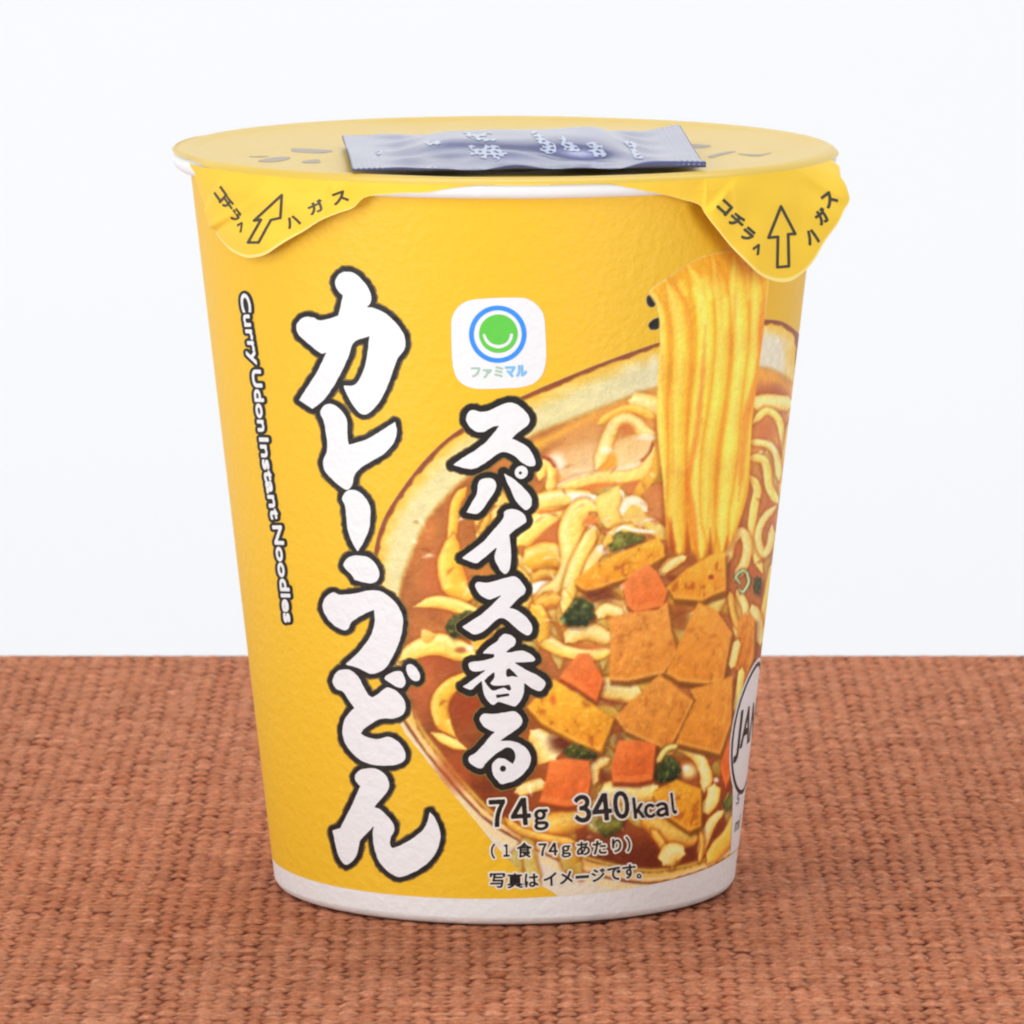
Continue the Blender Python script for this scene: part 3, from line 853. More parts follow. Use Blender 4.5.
green(M([(185,360),(230,343),(312,386),(300,410),(200,402)]), (96, 96, 40), (58, 60, 30))
green(M([(543,442),(600,388),(650,418),(652,482),(560,502)]), (92, 104, 58), (38, 48, 28))
stroke(M([(560,420),(600,365),(650,352)]), 6, ((120, 130, 70), (220, 208, 120), (244, 232, 160), (220, 200, 110), (140, 140, 70)))
carrot(M([(120,412),(200,404),(282,412),(292,480),(272,592),(190,602),(78,582),(108,480)]))
carrot(M([(402,330),(480,328),(556,342),(542,490),(480,504),(378,500),(372,440)]))
carrot(M([(830,330),(866,284),(872,450),(842,525),(820,450)]), (232, 128, 60), (214, 100, 44))
tofu(M([(538,545),(640,490),(742,528),(742,680),(692,704),(600,640)]), (234, 176, 64), (212, 140, 44), True)
green(M([(310,662),(420,640),(412,692),(350,724)]), (136, 128, 56), (96, 92, 40))
green(M([(828,585),(850,560),(872,545),(870,600),(838,612)]), (130, 138, 60), (96, 100, 44))

# --- chopstick tips and the lifted noodles
chop = (34, 30, 26)
fill([(646.5, 298), (649, 295), (653, 300), (655.5, 305), (651, 307.5), (647, 304)], chop, tex=0, n=4)
fill([(648.5, 324), (653, 319.5), (659, 318), (659, 328), (652, 330), (649, 328)], chop, tex=0, n=4)
liftp = [(649, 291), (655, 299), (659, 315), (660, 340), (658, 380), (657, 420), (660, 455), (663, 480), (665, 510), (669, 548), (684, 562), (700, 562), (718, 556),
         (730, 545), (740, 520), (748, 490), (750, 455), (752, 420), (757, 380), (762, 340), (766, 305), (768, 276), (760, 264), (735, 252), (708, 255), (690, 263), (670, 276)]
lp = smooth(liftp, n=4); d_l = sdf(GX, GY, segs_of(lp))
blend(allsl, .5 * (1 - sstep(0, 7, d_l)) * sstep(400, 430, GY), (150, 80, 36))
tx = sstep(545, 500, GY)
a_l = np.clip(.5 - d_l / 1.2, 0, 1) * np.clip((560 - GY + 6 * N9) / 10, 0, 1)
lc = np.array((232, 178, 60.0)) * (1 + .05 * N25 + .03 * N4 + .02 * N2)[..., None]
blend(allsl, a_l, lc)
strands = [([(652, 291), (660, 310), (663, 350), (661, 400), (663, 450), (667, 500), (672, 545)], 12, 0),
           ([(666, 280), (680, 315), (682, 360), (678, 410), (678, 460), (676, 510), (680, 556)], 20, 1),
           ([(688, 266), (704, 300), (707, 350), (702, 400), (698, 450), (700, 500), (702, 556)], 22, 0),
           ([(712, 256), (722, 300), (723, 350), (718, 400), (710, 450), (708, 500), (712, 552)], 17, 1),
           ([(734, 256), (739, 300), (742, 350), (737, 400), (731, 450), (726, 500), (722, 550)], 20, 0),
           ([(754, 262), (757, 300), (755, 350), (749, 400), (745, 450), (740, 490), (730, 540)], 14, 1)]
LG = ((230, 158, 60), (241, 197, 84), (244, 210, 104), (238, 188, 74), (226, 148, 56))
LP = ((236, 172, 66), (244, 208, 92), (247, 218, 114), (241, 197, 78), (230, 156, 58))
keep = CAN.copy()
for p, w, k_ in strands:
    stroke(p, w, LG if k_ else LP, shadow=.10, soft=3, tex=.012)
OR = ((224, 116, 46), (226, 122, 50), (228, 126, 52), (226, 122, 50), (224, 116, 46))
OR2 = ((226, 146, 58),) * 5
YH = ((246, 216, 104),) * 5
for p, w, pal in [([(705, 326), (703, 369), (697, 430), (688, 482), (692, 509), (697, 556)], (1.5, 4, 5.5, 5.5, 6, 8), OR),
                  ([(737, 262), (733, 337), (729, 390), (721, 439), (717, 474), (717, 530)], (1.5, 4, 4.5, 4, 3, 2), OR2),
                  ([(761, 305), (758, 369), (746, 420), (741, 478), (738, 500)], (4, 4, 7, 7, 3), OR),
                  ([(669, 274), (684, 304), (688, 337), (691, 368)], (3, 3, 3, 1), OR2), ([(672, 390), (673, 478)], 2.2, OR2),
                  ([(695, 264), (703, 283), (707, 300)], 2.5, OR2), ([(718, 262), (720, 294), (722, 330)], (3, 3, 1), OR2),
                  ([(666, 515), (671, 535), (674, 550)], (2, 5, 7), OR), ([(661, 340), (664, 400), (668, 430)], 2, OR2), ([(709, 500), (707, 530)], 2, OR2)]:
    stroke(p, w, pal, shadow=0, soft=3.6, tex=.02, alpha=.62 if pal is OR else .42)
for p, w in [([(727, 296), (725, 332)], 4.5), ([(717, 356), (715, 396), (709, 440)], 4), ([(704, 275), (711, 300)], 9), ([(653, 300), (657, 350), (655, 400)], 3),
             ([(706, 470), (705, 520)], 4), ([(747, 275), (749, 300)], 3), ([(730, 450), (724, 500)], 4), ([(680, 280), (686, 296)], 5)]:
    stroke(p, w, YH, shadow=0, soft=5, tex=.02, alpha=.75)
for tri in ([(683, 566), (687, 522), (694, 566)], [(706, 566), (710, 528), (715, 566)], [(667, 560), (671, 518), (677, 562)], [(722, 562), (727, 536), (729, 562)]):
    fill(tri, (188, 98, 44), (150, 80, 40), soft=3.5, tex=.03, n=1, alpha=.9)
fadet = 1 - np.clip((566 - GY + 5 * N9) / 10, 0, 1)
msk = np.clip(.5 - d_l / 1.4, 0, 1) * np.clip((562 - GY + 5 * N9) / 10, 0, 1)
CAN[:] = keep * (1 - msk[..., None]) + CAN * msk[..., None]
blend(allsl, .8 * np.exp(-((d_l + 1) / 1.0) ** 2) * (GX < 672) * (GY > 280) * (GY < 480), (240, 206, 108))
blend(allsl, .35 * np.clip(.5 - d_l, 0, 1) * sstep(300, 262, GY), (206, 148, 40))
# redraw the pieces that lie in front of the foot of the bundle
tofu(Nn([(562,275),(650,198),(750,138),(800,132),(802,288),(742,312),(702,332),(590,322)]), (236, 176, 72), (222, 146, 52), True, sh=.3)
blob(711, 577, 3.5, 3, (150, 62, 44), .95); blob(693, 586, 2.5, 6, (176, 92, 40), .7); blob(720, 570, 4, 2, (200, 130, 50), .6)
stroke(Nn([(540,215),(590,175),(640,150)]), (6, 10, 6), CREAM)
tofu(Nn([(690,338),(762,372),(826,462),(792,662),(722,672),(612,662),(558,628),(602,528)]), (230, 160, 76), (218, 142, 58), sh=.2)
tofu(M([(698,122),(870,66),(864,262),(820,388),(636,342),(720,166)]), (224, 154, 70), (210, 136, 54), sh=.2)

# softening, print grain and light compensation
for _ in range(2):
    c = CAN
    CAN = (c + .5 * (np.roll(c, 1, 0) + np.roll(c, -1, 0) + np.roll(c, 1, 1) + np.roll(c, -1, 1))) / 3
GR = RNG.normal(0, 1, UU.shape)
CAN = CAN * (1 + .022 * GR)[..., None]
lum = CAN @ np.array((.3, .59, .11))
CAN = lum[..., None] + (CAN - lum[..., None]) * 1.07
CAN = CAN * (1.03 + .06 * sstep(600, 760, GX))[..., None]  # right side painted brighter to offset the lamps falling off there
CAN = (CAN - 160) * 1.10 + 160
CAN = np.clip(CAN, 8, 255)

# outline of the printed picture: bowl, beige ground below it, noodles and chopsticks
halo = [(400, 722), (424, 756), (450, 790), (475, 820), (500, 850), (528, 878), (552, 891), (572, 906), (640, 906), (700, 898), (748, 876), (790, 840), (790, 560), (600, 560), (420, 700)]
d_h = sdf(GX, GY, segs_of(smooth(halo, n=3)))
d_c = np.minimum(sdf(GX, GY, segs_of(smooth([(646.5, 298), (649, 295), (653, 300), (655.5, 305), (651, 307.5), (647, 304)], n=3))),
                 sdf(GX, GY, segs_of(smooth([(648.5, 324), (653, 319.5), (659, 318), (659, 328), (652, 330), (649, 328)], n=3))))
FM = np.minimum(np.minimum(d_o, d_h), np.minimum(d_l, d_c))
# keep it above the white base band
FM = np.maximum(FM, (z_edge(th_c) + .00005 - z_c).reshape(FM.shape) / MPP)
v, f = iso(FM, us, vs, .3)
iu = np.clip(((v[:, 0] - us[0]) / STEP), 0, len(us) - 1.001); iv = np.clip((v[:, 1] - vs[0]) / STEP, 0, len(vs) - 1.001)
x0 = iu.astype(int); y0 = iv.astype(int); fx = (iu - x0)[:, None]; fy = (iv - y0)[:, None]
cv = CAN[y0, x0]*(1-fx)*(1-fy) + CAN[y0, x0+1]*fx*(1-fy) + CAN[y0+1, x0]*(1-fx)*fy + CAN[y0+1, x0+1]*fx*fy
fm = mesh('food_picture', wall_xyz(v[:, 0] / US, HTOP - v[:, 1] * MPP, .00002), f)
color_attr(fm, S2L(cv) * 1.0)
link('food_picture', fm, wall, [M_food])

# ------------------------------------------------------------------ round emblem at the right edge
def uvmap(v, off):
    return wall_xyz(v[:, 0] / US, HTOP - v[:, 1] * MPP, off)


def px_uv(p):
    t, z = hit_cone([p]); return t[0] * US, (HTOP - z[0]) / MPP


ec = px_uv((731.5, 738)); er = 67.0
ecx, ecy = ec[0] + er, ec[1]
C_ = lambda r: segs_of(np.array(circ(ecx, ecy, r, 96)))
panel = np.array([px_uv((732.3, 760)), (ecx + er, ecy), (ecx + er, ecy + 150), px_uv((727.5, 890)), px_uv((731.2, 835)), px_uv((732.3, 800))])
f1 = field([C_(er + 4), segs_of(panel)], .8, 3)
z_lim = np.meshgrid(f1[1], f1[2])
f1 = (np.maximum(f1[0], ((z_edge(z_lim[0] / US) + .0002) - (HTOP - z_lim[1] * MPP)) / MPP), f1[1], f1[2])
f2 = field([np.concatenate([C_(er), C_(er - 4.5)])], .7, 3)


def uv_text(s, x, y, w, h):
    S = text_segs(s).copy(); x0, x1 = S[..., 0].min(), S[..., 0].max()
    return np.stack([x + (S[..., 0] - x0) / (x1 - x0) * w, y - S[..., 1] / .682 * h], -1)


f3 = field([uv_text('JAN', ecx - er + 12, ecy + 14, 92, 38)], .5, 4)
f4 = field([uv_text('5', px_uv((735.5, 806))[0], ecy + 74, 12, 10), uv_text('ml', px_uv((734, 832))[0], ecy + 103, 26, 14)], .5, 3)
print_layers('round_emblem', [(f1, 0, M_white, .00006), (f2, 0, M_black, .0001), (f3, 1.2, M_black, .0001), (f4, .5, M_grey, .0001)], mapper=uvmap)

# ------------------------------------------------------------------ lid with two pull tabs
tabL = [(190, 161.5, 47.85), (192.5, 166, 47.6), (194.3, 172, 46.6), (196.5, 182, 45.2), (200, 195, 44.9), (206, 209, 44.9), (213, 230, 44.8), (221, 242, 44.9), (231, 251, 45.2), (246, 257.5, 45.6),
        (257, 257, 45.9), (267, 253.5, 46.2), (287, 240.5, 46.6), (304, 231, 46.8), (321, 220.5, 47.0), (337, 213.5, 47.1), (352, 208, 47.2), (362, 199, 47.4), (372, 195.5, 47.5), (389, 194, 47.7)]
mid = [(389, 194, 47.7), (403, 193, 47.75), (425, 192.6, 47.8), (440, 190, 47.8), (460, 187, 47.8), (490, 184.5, 47.8), (530, 184.2, 47.8), (580, 184, 47.8), (612, 184.5, 47.8),
       (628, 187.5, 47.8), (645, 191, 47.8), (668, 195.5, 47.6)]
tabR = [(668, 195.5, 47.6), (684, 200, 47.6), (694, 202.5, 47.7), (701, 206, 47.8), (704, 212, 47.9), (708, 219, 48.0), (716, 229, 48.2), (735, 250, 48.6), (755, 271, 49.0), (766, 278, 49.2), (780, 282, 49.5),
        (792, 280.5, 49.8), (803, 272.5, 50.1), (812, 261, 50.5), (824, 243, 51.0), (834, 228, 51.4), (843, 213, 51.8), (849.5, 202, 52.0), (849, 196, 51.6), (845, 191.5, 50.8), (840, 186, 49.8), (837, 172, 48.6)]


def edge_polyline(rows, step=1.2):
    R = np.array(rows, float)
    sm_ = smooth([(a, b) for a, b, c in rows], closed=False, n=8)
    t0 = np.linspace(0, len(rows) - 1, len(sm_))
    rr = np.interp(t0, np.arange(len(rows)), R[:, 2]) * 1e-3
    th_, z_ = [], []
    for p, r in zip(sm_, rr):
        t, z = hit_cone([p], r0=r, k=0.0); th_.append(t[0]); z_.append(z[0])
    return np.array(th_), np.array(z_), rr, sm_


ZL = .1064                                    # height of the lid's edge on the lip
RL = .0479


def fold_lines(side):
    if side == 'L': return [((264, 184), (240, 212), 2.6, .55), ((213, 229), (240, 212), 2.4, .5), ((332, 190), (326, 206), 2.0, .3), ((222, 180), (206, 208), 3.5, .3)]
    return [((731, 182), (712, 206), 3.0, .5), ((731, 182), (735, 214), 2.4, .35), ((801, 176), (838, 200), 4, .3), ((801, 176), (806, 230), 5, .15)]


def skirts():
    """one continuous hanging edge of the lid film, cut into the plain edge and the two tabs"""
    rows = tabL + mid[1:] + tabR[1:]
    te, ze_, re_, pxe = edge_polyline(rows)
    tt_ = te.copy()
    for i in range(1, len(tt_)): tt_[i] = max(tt_[i], tt_[i - 1] + 2e-4)
    tp = np.convolve(np.pad(tt_, 4, mode='edge'), np.ones(9) / 9, 'valid')
    sv = np.concatenate([np.linspace(0, .965, 34), [1.0]]); n = len(sv)
    P = np.zeros((n, len(te), 3))
    for q, s in enumerate(sv):
        th_ = tp * (1 - s ** .8) + te * s ** .8
        r = RL * (1 - s) + re_ * s + .0006 * np.sin(math.pi * s) * (re_ > .0479)
        z = ZL * (1 - s) + ze_ * s
        P[q] = np.stack([r * np.sin(th_), -r * np.cos(th_), z], 1)
    flat = P.reshape(-1, 3); px = project(flat)
    disp = np.zeros(len(flat))
    for a, b, w, amp in fold_lines('L') + fold_lines('R'):
        a = np.array(a, float); b = np.array(b, float); e = b - a
        t = np.clip(((px - a) @ e) / (e @ e), 0, 1)
        d = np.linalg.norm(px - a - t[:, None] * e, axis=1)
        nn = (px - a) @ np.array([e[1], -e[0]]) / np.linalg.norm(e)
        disp += amp * np.exp(-np.abs(d) / (w * 1.5)) * np.tanh(nn / w * 1.2) * 1.5
    und = .14 * np.sin(px[:, 0] * .11 + px[:, 1] * .05) + .12 * np.sin(px[:, 0] * .05 - px[:, 1] * .13 + 1)
    disp += und * np.maximum(sstep(400, 340, px[:, 0]), sstep(670, 720, px[:, 0]))
    disp = np.maximum(disp, -.12 - 2.5 * sstep(.1048, .1030, flat[:, 2]))
    disp *= np.clip(np.repeat(sv, len(te)) * 3, 0, 1) * .001
    rr = np.hypot(flat[:, 0], flat[:, 1]); flat[:, :2] *= ((rr + disp) / rr)[:, None]
    P = flat.reshape(P.shape)
    out = []
    i1 = int(np.argmax(pxe[:, 0] > 389)); i2 = int(np.argmax(pxe[:, 0] > 668))
    for name, a, b, par in (('pull_tab', 0, i1 + 1, cup), ('lid_edge', i1, i2 + 1, lid), ('pull_tab', i2, len(te), cup)):
        me = gridmesh(name, P[::-1, a:b])
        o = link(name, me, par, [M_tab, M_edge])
        mi = np.zeros(len(me.polygons), np.int32); mi[:b - a - 1] = 1
        me.polygons.foreach_set('material_index', mi)
        out.append((o, me))
    return out


# lid disc, drum-tight with a low dip inside the lip
nr_prof = [(.0, .10655), (.008, .10652), (.016, .1065), (.024, .1065), (.032, .10655), (.038, .1066), (.0415, .10672), (.0438, .1069), (.0452, .10722), (.0460, .10738), (.0466, .10736), (.0472, .1071), (.0476, .1068), (RL, ZL)]
sr = np.concatenate([np.linspace(0, .04, 40), np.linspace(.0405, RL, 30)])
pr = np.array(nr_prof); zr = np.interp(sr, pr[:, 0], pr[:, 1])
zr[1:-1] = (zr[:-2] + 2 * zr[1:-1] + zr[2:]) / 4
LT = np.linspace(-math.pi, math.pi, 480, endpoint=False)
P = np.zeros((len(sr), 480, 3))
for i, (r, z) in enumerate(zip(sr, zr)):
    w = .00010 * np.sin(3 * LT + r * 200) + .00008 * np.sin(7 * LT - r * 330 + 1.2) + .00006 * np.cos(11 * LT + r * 500)
    fr_ = np.clip(r / .012, 0, 1) * np.clip((.047 - r) / .004, 0, 1)
    ret = sstep(-1.02, -1.2, LT) * sstep(-2.3, -1.8, LT) * np.clip((r - .0445) / .0035, 0, 1)
    rr_ = max(r, 1e-5) - .0003 * ret
    P[i] = np.stack([rr_ * np.sin(LT), -rr_ * np.cos(LT), z + w * fr_ + .0006 * ret * (r > .0474)], 1)
# a short turned-down edge all round
extra = []
for r, z in ((.04798, .1062), (.04795, .1060)):
    extra.append(np.stack([r * np.sin(LT), -r * np.cos(LT), np.full(480, z)], 1))
lidme = gridmesh('lid', P, wrap=True)
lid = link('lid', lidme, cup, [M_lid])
lidme.flip_normals() if lidme.polygons[3000].normal.z < 0 else None
(tl, tlme), _edge, (tr_, trme) = skirts()
tag(tl, 'creased yellow pull tab lying against the left side of the cup')
tag(tr_, 'yellow pull tab standing out from the right side of the cup')


def bvh_mapper(me, flat_up=False):
    bm = BVHTree.FromPolygons([v_.co for v_ in me.vertices], [list(p.vertices) for p in me.polygons])
    cam = Vector(CAM)

    def fn(v, off):
        D = rays(v); out = []; last = None
        for d in D:
            loc, nrm, idx, dist = bm.ray_cast(cam, Vector(d).normalized())
            if loc is None:
                loc, nrm, idx, dist = bm.find_nearest(cam + Vector(d).normalized() * (last or 1.1))
            last = (loc - cam).length
            if nrm.dot(Vector(d)) > 0: nrm = -nrm
            out.append(loc + nrm * (off + .00001))
        return np.array(out)
    return fn


def arrow(pts, w=1.25):
    return pts


def outline_field(groups, step, pad, half):
    F, xs, ys = field(groups, step, pad)
    return np.abs(F) - half, xs, ys


# right tab lettering
RA = T(690, 120, 5.69, [(517, 492, 1), (598, 648, 1), (558, 650, 1), (562, 832, 1), (496, 838, 1), (500, 665, 1), (446, 670, 1)])
fa = outline_field([segs_of(np.array([q[:2] for q in RA]))], .35, 4, 1.45)
put = lambda s, a, b, h, sh=0: place_text(s, [a, b], h, shear=sh)


gR = [glyph('コ', 724.5, 207.5, 12, 11, 42), glyph('チ', 736.5, 221, 14, 12.5, 42), glyph('ラ', 747.5, 234.5, 11, 12, 40), glyph('ヘ', 757, 249, 7, 9.5, 30),
      glyph('ハ', 812, 237, 10.5, 13.5, -20), glyph('ガ', 821.5, 216.5, 11, 14, -35), glyph('ス', 829, 199.5, 12.5, 13, -38)]
fg = field(gR, .3, 3)
print_layers('tab_lettering', [(fa, 0, M_tabink, .00004), (fg, .85, M_tabink, .00004)], parent=tr_, mapper=bvh_mapper(trme))
LAr = T(200, 170, 5.69, [(466, 142, 1), (458, 272, 1), (404, 284, 1), (334, 412, 1), (274, 412, 1), (348, 282, 1), (308, 288, 1)])
fa = outline_field([segs_of(np.array([q[:2] for q in LAr]))], .35, 4, 1.35)
gL = [glyph('コ', 220.5, 194.5, 12, 12, 48, .80), glyph('チ', 228, 204, 14, 12, 46, .72), glyph('ラ', 235.5, 215.5, 11, 12, 46, .75), glyph('ヘ', 240.5, 226.5, 8, 9, 40, .75),
      glyph('ハ', 293, 221.5, 13, 10, -24), glyph('ガ', 316, 207, 15, 11, -24), glyph('ス', 340, 197.5, 15, 11, -20)]
fg = field(gL, .3, 3)
print_layers('tab_lettering', [(fa, 0, M_tabink, .00004), (fg, .6, M_tabink, .00004)], parent=tl, mapper=bvh_mapper(tlme))

# faint marks printed on the lid top (only streaks of them can be made out at this angle)
marks = [[(258, 161), (275, 157.5), (290, 157.5), (286, 160), (272, 162)], [(302, 161.5), (318, 159.5), (320, 162.5), (305, 163)],
         [(292, 148.5), (322, 149.8), (333, 151), (320, 153.2), (292, 151.5)], [(248, 156.6), (268, 156.3), (262, 157.2)],
         [(688, 144.5), (704, 145), (711, 146.2), (700, 148.2), (690, 147)], [(708, 156.5), (724, 152.3), (736, 151.6), (722, 155), (712, 158)],
         [(738, 153.8), (758, 154.6), (772, 152.8), (756, 156.3)]]
fnL = bvh_mapper(lidme)
for m_ in marks:
    print_layers('printed_mark', [(field([segs_of(smooth(m_))], .35, 3), .1, M_lidink, .00003)], parent=lid, mapper=fnL)

# ------------------------------------------------------------------ seasoning sachet lying on the lid
pk = bpy.data.objects.new('seasoning_sachet', None); COL.objects.link(pk)
tag(pk, 'shiny blue-grey seasoning sachet with pale print lying on top of the cup lid', 'sachet')
zn, zf = .1079, .1082
c00, c10 = hit_plane([(352, 170)], zn)[0], hit_plane([(706, 166.5)], zn)[0]
c01, c11 = hit_plane([(342, 134.5)], zf)[0], hit_plane([(680, 131)], zf)[0]
pk.location = tuple((c00 + c10 + c01 + c11) / 4)
O = np.array(pk.location)
nu, nv = 200, 120
u = np.linspace(0, 1, nu); vq = np.linspace(0, 1, nv)
UQ, VQ = np.meshgrid(u, vq)
base_ = ((1-UQ)*(1-VQ))[..., None]*c00 + (UQ*(1-VQ))[..., None]*c10 + ((1-UQ)*VQ)[..., None]*c01 + (UQ*VQ)[..., None]*c11
# pillow between two flat end seals; narrow seam along the front
pu = sstep(.11, .30, UQ) * sstep(.90, .70, UQ)
pv = sstep(.07, .42, VQ) * sstep(1.0, .62, VQ)
h = .0021 * pu * pv
rs = np.random.default_rng(5)
wr = np.zeros_like(h)
for _ in range(16):
    kx, ky = rs.uniform(3, 26), rs.uniform(2, 12); ph = rs.uniform(0, 6.28)
    wr += np.sin(kx * UQ + ky * VQ * rs.choice([-1, 1]) + ph) / (kx + ky)
h += wr * .0007 * (.25 + pu)
# puckers running in from the two end seals
puck = np.exp(-((UQ - .16) / .06) ** 2) + np.exp(-((UQ - .84) / .06) ** 2)
h += puck * .00028 * np.sin(VQ * 26 + 2 * np.sin(UQ * 9))
h += .0006 * np.exp(-((VQ - .22) / .05) ** 2) * pu * np.sin(UQ * 17) - .0007 * np.exp(-((VQ - .27 - .05 * np.sin(UQ * 6)) / .05) ** 2) * pu
h += .0004 * sstep(.12, 0, UQ) * np.sin(VQ * 5) + .0009 * sstep(.88, 1, UQ) * VQ
ribs = (UQ < .095) | (UQ > .915)
h += .00010 * np.sin(UQ * 420) * ribs + .00003 * np.sin(VQ * 380) * (VQ < .06)
front = np.exp(-VQ / .10)
h += front * (.0002 * np.sin(UQ * 14 + 1) + .00025 * np.sin(UQ * 31) * pu)
h += .00055 * sstep(.55, .95, UQ) * sstep(.2, 0, VQ)
top = base_.copy(); top[..., 2] += h
# saw-toothed cut at both ends
saw = .00022 * (np.arange(nv) % 2)
top[:, 0, 0] += saw; top[:, -1, 0] -= saw
bot = base_.copy(); bot[..., 2] -= .00012 + .0007 * pu * pv
bot[:, 0, 0] += saw; bot[:, -1, 0] -= saw
V = np.concatenate([top.reshape(-1, 3), bot.reshape(-1, 3)]) - O
nn = nu * nv; Fc = []
for j in range(nv - 1):
    for i in range(nu - 1):
        a = j * nu + i
        Fc.append((a, a + 1, a + nu + 1, a + nu)); Fc.append((nn + a, nn + a + nu, nn + a + nu + 1, nn + a + 1))
ring_ = [i for i in range(nu)] + [j * nu + nu - 1 for j in range(1, nv)] + [(nv - 1) * nu + i for i in range(nu - 2, -1, -1)] + [j * nu for j in range(nv - 2, 0, -1)]
for a, b in zip(ring_, ring_[1:] + ring_[:1]): Fc.append((a, nn + a, nn + b, b))
sm_me = mesh('sachet_film', V, Fc)
film = link('sachet_film', sm_me, pk, [M_sachet])
topme = mesh('tmp', top.reshape(-1, 3), [f_ for f_ in Fc if max(f_) < nn])
fnS = bvh_mapper(topme)
# pale printed signs, flattened by the low view
sg = []
Sx = lambda pts: T(330, 110, 5.12, pts)
Sy = lambda pts: T(520, 110, 5.12, pts)
for tr2, pl in ((Sx, [[(705,185),(740,180),(745,200),(790,195),(795,180),(860,185),(870,205),(905,220),(900,240),(870,238),(865,258),(845,262),(835,235),(805,232),(800,250),(770,245),(760,228),(720,232),(730,212)],
                      [(680,115),(740,118),(745,130),(800,118),(830,112),(825,125),(780,138),(800,150),(850,148),(850,160),(780,162),(740,150),(700,135)],
                      [(485,165),(505,158),(510,172),(530,165),(545,155),(570,168),(560,178),(520,182),(490,180)], [(232,212),(262,208),(258,228),(238,230)],
                      [(440,296),(500,292),(520,288),(548,296),(546,308),(500,306),(450,308)]]),
                (Sy, [[(52,112),(80,108),(100,125),(120,135),(140,160),(180,178),(186,215),(160,226),(120,222),(100,200),(118,190),(90,165),(75,145)],
                      [(190,140),(225,135),(240,160),(270,170),(290,185),(305,210),(265,212),(225,205),(230,190),(205,180),(215,165)],
                      [(335,175),(370,165),(420,182),(418,200),(440,222),(435,240),(380,240),(375,225),(345,215),(365,200)],
                      [(525,162),(560,158),(598,180),(590,200),(620,235),(632,250),(590,250),(575,225),(560,195)]])):
    for p in pl: sg.append(segs_of(smooth(tr2([(a, b, 1) if i % 3 == 0 else (a, b) for i, (a, b) in enumerate(p)]))))
fsg = field(sg, .3, 2)
xx_, yy_ = np.meshgrid(fsg[1], fsg[2])
gq = .55 * np.sin(xx_ * .8 + 1.1 * np.sin(yy_ * .8)) + .55 * np.sin(yy_ * 1.7 + .9 * np.sin(xx_ * .55))
fsg = (np.maximum(fsg[0], (gq - .42) * .8), fsg[1], fsg[2])
k_ = print_layers('sachet_print', [(fsg, 0, M_sink, .00002)], parent=film, mapper=lambda v, off: fnS(v, off + .00003) - O)
bpy.data.meshes.remove(topme)

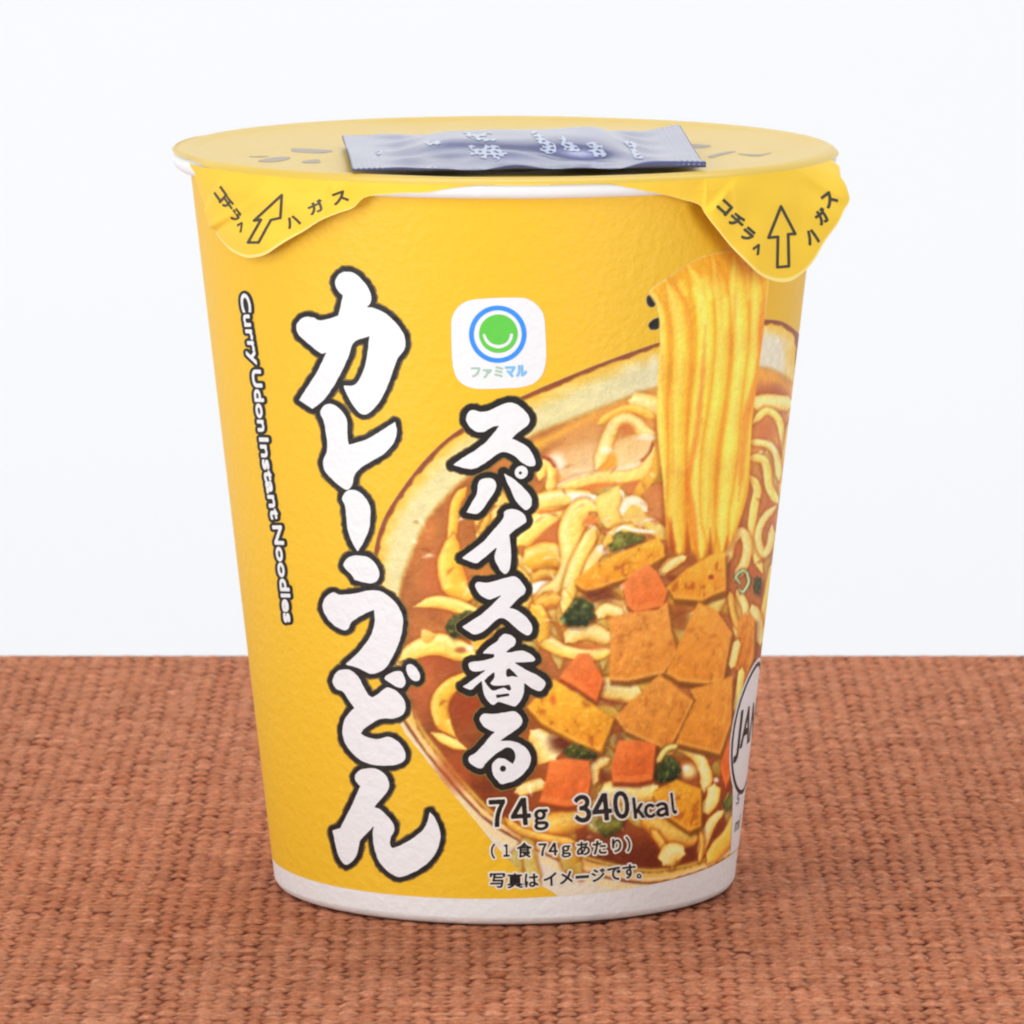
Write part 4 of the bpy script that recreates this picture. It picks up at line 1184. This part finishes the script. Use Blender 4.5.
# ------------------------------------------------------------------ woven cloth
def cloth():
    dx = .00036
    X0, X1, Y0, Y1 = -.150, .150, -.150, .2084
    xs = np.arange(X0, X1, dx); ys = np.arange(Y0, Y1, dx)
    X, Y = np.meshgrid(xs, ys)
    r = np.random.default_rng(3)

    def noise(sx, sy, seed):
        q = np.random.default_rng(seed); w = int((X1 - X0) / sx) + 4; hh = int((Y1 - Y0) / sy) + 4
        g = q.random((hh, w)) * 2 - 1
        a = (X - X0) / sx; b = (Y - Y0) / sy; ai = a.astype(int); bi = b.astype(int); fa_ = a - ai; fb_ = b - bi
        fa_ = fa_*fa_*(3-2*fa_); fb_ = fb_*fb_*(3-2*fb_)
        return g[bi, ai]*(1-fa_)*(1-fb_) + g[bi, ai+1]*fa_*(1-fb_) + g[bi+1, ai]*(1-fa_)*fb_ + g[bi+1, ai+1]*fa_*fb_
    Px, Py = .00245, .00265
    wx = X + .0004 * noise(.012, .02, 1) + .00014 * noise(.003, .006, 2)
    wy = Y + .0004 * noise(.03, .012, 3) + .00016 * noise(.006, .004, 4)
    i = np.floor(wx / Px).astype(int); j = np.floor(wy / Py).astype(int)
    fx = wx / Px - i - .5; fy = wy / Py - j - .5
    par = np.where((i + j) % 2 == 0, 1.0, -1.0)
    tw = r.normal(0, 1, 400)[(j + 200) % 400]; tu = r.normal(0, 1, 400)[(i + 200) % 400]
    cell = r.normal(0, 1, (400, 400))[(j + 200) % 400, (i + 200) % 400]
    # weft (across) rises over every other warp
    cx_ = np.cos(math.pi * fx); cy_ = np.cos(math.pi * fy)
    wv = par * np.abs(cx_) ** .7
    hw = .60 + .04 * tw
    weft = (.00036 + .00003 * cell) * wv + .00044 * np.sqrt(np.clip(1 - (fy / hw) ** 2, 0, 1))
    vv = -par * np.abs(cy_) ** .7
    hu = .50 + .04 * tu
    warp = (.00020 + .00003 * cell) * vv + .00042 * np.sqrt(np.clip(1 - (fx / hu) ** 2, 0, 1)) - .00006
    # neighbouring weft threads also reach into this row
    Z = np.maximum(weft, warp)
    # twisted plies and fuzz
    tws = np.where(weft > warp, np.sin((wx * .8 + wy * 2.2) / .00042 + 3 * tw), np.sin((wy * .8 - wx * 2.2) / .00042 + 3 * tu))
    Z = Z + .000045 * tws + .00008 * noise(.0007, .0006, 7) + .00006 * noise(.0022, .0018, 8)
    Z = (Z + np.roll(Z, 1, 0) + np.roll(Z, 1, 1) + np.roll(Z, -1, 0) + np.roll(Z, -1, 1)) / 5
    Zc = Z.copy()
    Z = Z + .00012 * noise(.05, .05, 9) * sstep(.2, .16, Y)
    # press flat under the cup and set the resting height at z = 0
    Z = Z - .00072
    d = np.hypot(X, Y)
    Z = np.where(d < .0328, np.minimum(Z, -.0002), Z)
    Z = np.minimum(Z, np.where(d < .0345, 0.0, 1.0))
    # far edge rolls down over the end of the board
    e = sstep(.1985, .2074, Y); Z = Z * (1 - .8 * e) - .0002 * e; Z = Z - .0008 * sstep(.2064, .2084, Y)
    Z[-1] = -.006
    me = gridmesh('woven_cloth', np.stack([X, Y, Z], -1))
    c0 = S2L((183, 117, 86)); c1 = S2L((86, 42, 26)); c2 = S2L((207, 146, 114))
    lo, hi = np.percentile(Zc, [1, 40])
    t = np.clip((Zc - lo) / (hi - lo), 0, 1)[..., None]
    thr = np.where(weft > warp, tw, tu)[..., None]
    c = c1 * (1 - t) + c0 * t  # shade in the weave's holes painted into the vertex colour by height
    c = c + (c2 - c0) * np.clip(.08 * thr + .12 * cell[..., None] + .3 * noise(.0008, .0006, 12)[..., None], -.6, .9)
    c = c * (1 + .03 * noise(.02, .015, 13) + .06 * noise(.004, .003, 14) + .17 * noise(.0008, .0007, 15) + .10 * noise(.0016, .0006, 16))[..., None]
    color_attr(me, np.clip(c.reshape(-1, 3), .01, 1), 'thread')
    return me


M_cloth = mat('woven_thread', attr='thread', rough=.9, spec=.1, emboss=.00022, emboss_scale=3600, vary=.24, vary_scale=1500)
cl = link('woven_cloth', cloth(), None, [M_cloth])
tag(cl, 'terracotta orange coarse woven cloth spread flat under the noodle cup', 'cloth')

# board under the cloth and pale backdrop
M_board = mat('board_white', (.78, .78, .80), rough=.6, vary=.02)
me = mesh('tabletop', [(x, y, z) for z in (-.020, -.0062) for x, y in ((-.4, -.35), (.4, -.35), (.4, .2079), (-.4, .2079))],
          [(3, 2, 1, 0), (4, 5, 6, 7), (0, 1, 5, 4), (1, 2, 6, 5), (2, 3, 7, 6), (3, 0, 4, 7)])
tag(link('tabletop', me, None, [M_board], False), kind='structure')
M_back = mat('backdrop_paper', (.868, .873, .886), rough=.95, spec=.0, vary=.004, vary_scale=3)
n = 24
bp = np.zeros((n + 1, 2, 3))
for i in range(n + 1):
    z = -.7 + 1.7 * i / n
    bp[i, 0] = (-1.3, .95, z); bp[i, 1] = (1.3, .95, z)
tag(link('backdrop', gridmesh('backdrop', bp), None, [M_back]), kind='structure')

bpy.data.objects.remove(_to)

# ------------------------------------------------------------------ light
w = bpy.data.worlds.new('World'); SC.world = w; w.use_nodes = True
bg = w.node_tree.nodes['Background']
bg.inputs['Color'].default_value = (.97, .985, 1.0, 1); bg.inputs['Strength'].default_value = .50


def area(name, loc, target, size, power, color=(1, 1, 1), sy=None):
    l = bpy.data.lights.new(name, 'AREA'); l.energy = power; l.size = size; l.color = color
    if sy: l.shape = 'RECTANGLE'; l.size_y = sy
    o = bpy.data.objects.new(name, l); COL.objects.link(o)
    o.location = loc
    o.rotation_euler = (Vector(target) - Vector(loc)).to_track_quat('-Z', 'Y').to_euler()
    return o


area('key_softbox', (-.80, -.85, .62), (0, 0, .06), .5, 4.8, (.985, .995, 1))
area('added_low_fill', (-1.05, -.85, .06), (0, 0, .03), .6, 7.2, (.97, .99, 1), .4)  # added low fill from the left, brightens the lower wall
area('fill_softbox', (.85, -1.15, .09), (0, 0, .03), .6, 7.8, (.975, .99, 1))
area('top_softbox', (-.1, -.05, 1.1), (0, 0, .0), .7, 2.0, (1, 1, 1))
area('backdrop_fill', (.22, .35, 1.3), (.05, .95, -.45), 1.6, 9.2, (1, 1, 1), .3)  # added unseen lamp, lifts the backdrop to near white
area('backdrop_fill_low', (.12, .48, -.55), (.04, .95, -.1), 1.6, .95, (1, 1, 1), .2)  # second added lamp, hidden below the tabletop, evens the lower backdrop

# ------------------------------------------------------------------ camera and render
cd = bpy.data.cameras.new('camera'); cam = bpy.data.objects.new('camera', cd); COL.objects.link(cam)
cam.location = tuple(CAM)
cam.rotation_euler = (math.pi / 2 - PITCH, 0, 0)
cd.sensor_fit = 'HORIZONTAL'; cd.sensor_width = 36.0; cd.lens = FPX / RES * 36.0
cd.clip_start = .05; cd.clip_end = 20
cd.dof.use_dof = True; cd.dof.focus_distance = 1.075; cd.dof.aperture_fstop = 110
SC.camera = cam
SC.render.resolution_x = 1024; SC.render.resolution_y = 1024
SC.view_settings.view_transform = 'Standard'; SC.view_settings.look = 'None'
SC.view_settings.exposure = 0; SC.view_settings.gamma = 1
SC.render.engine = 'CYCLES'
SC.cycles.filter_width = 2.2
SC.cycles.use_denoising = True
SC.cycles.max_bounces = 6
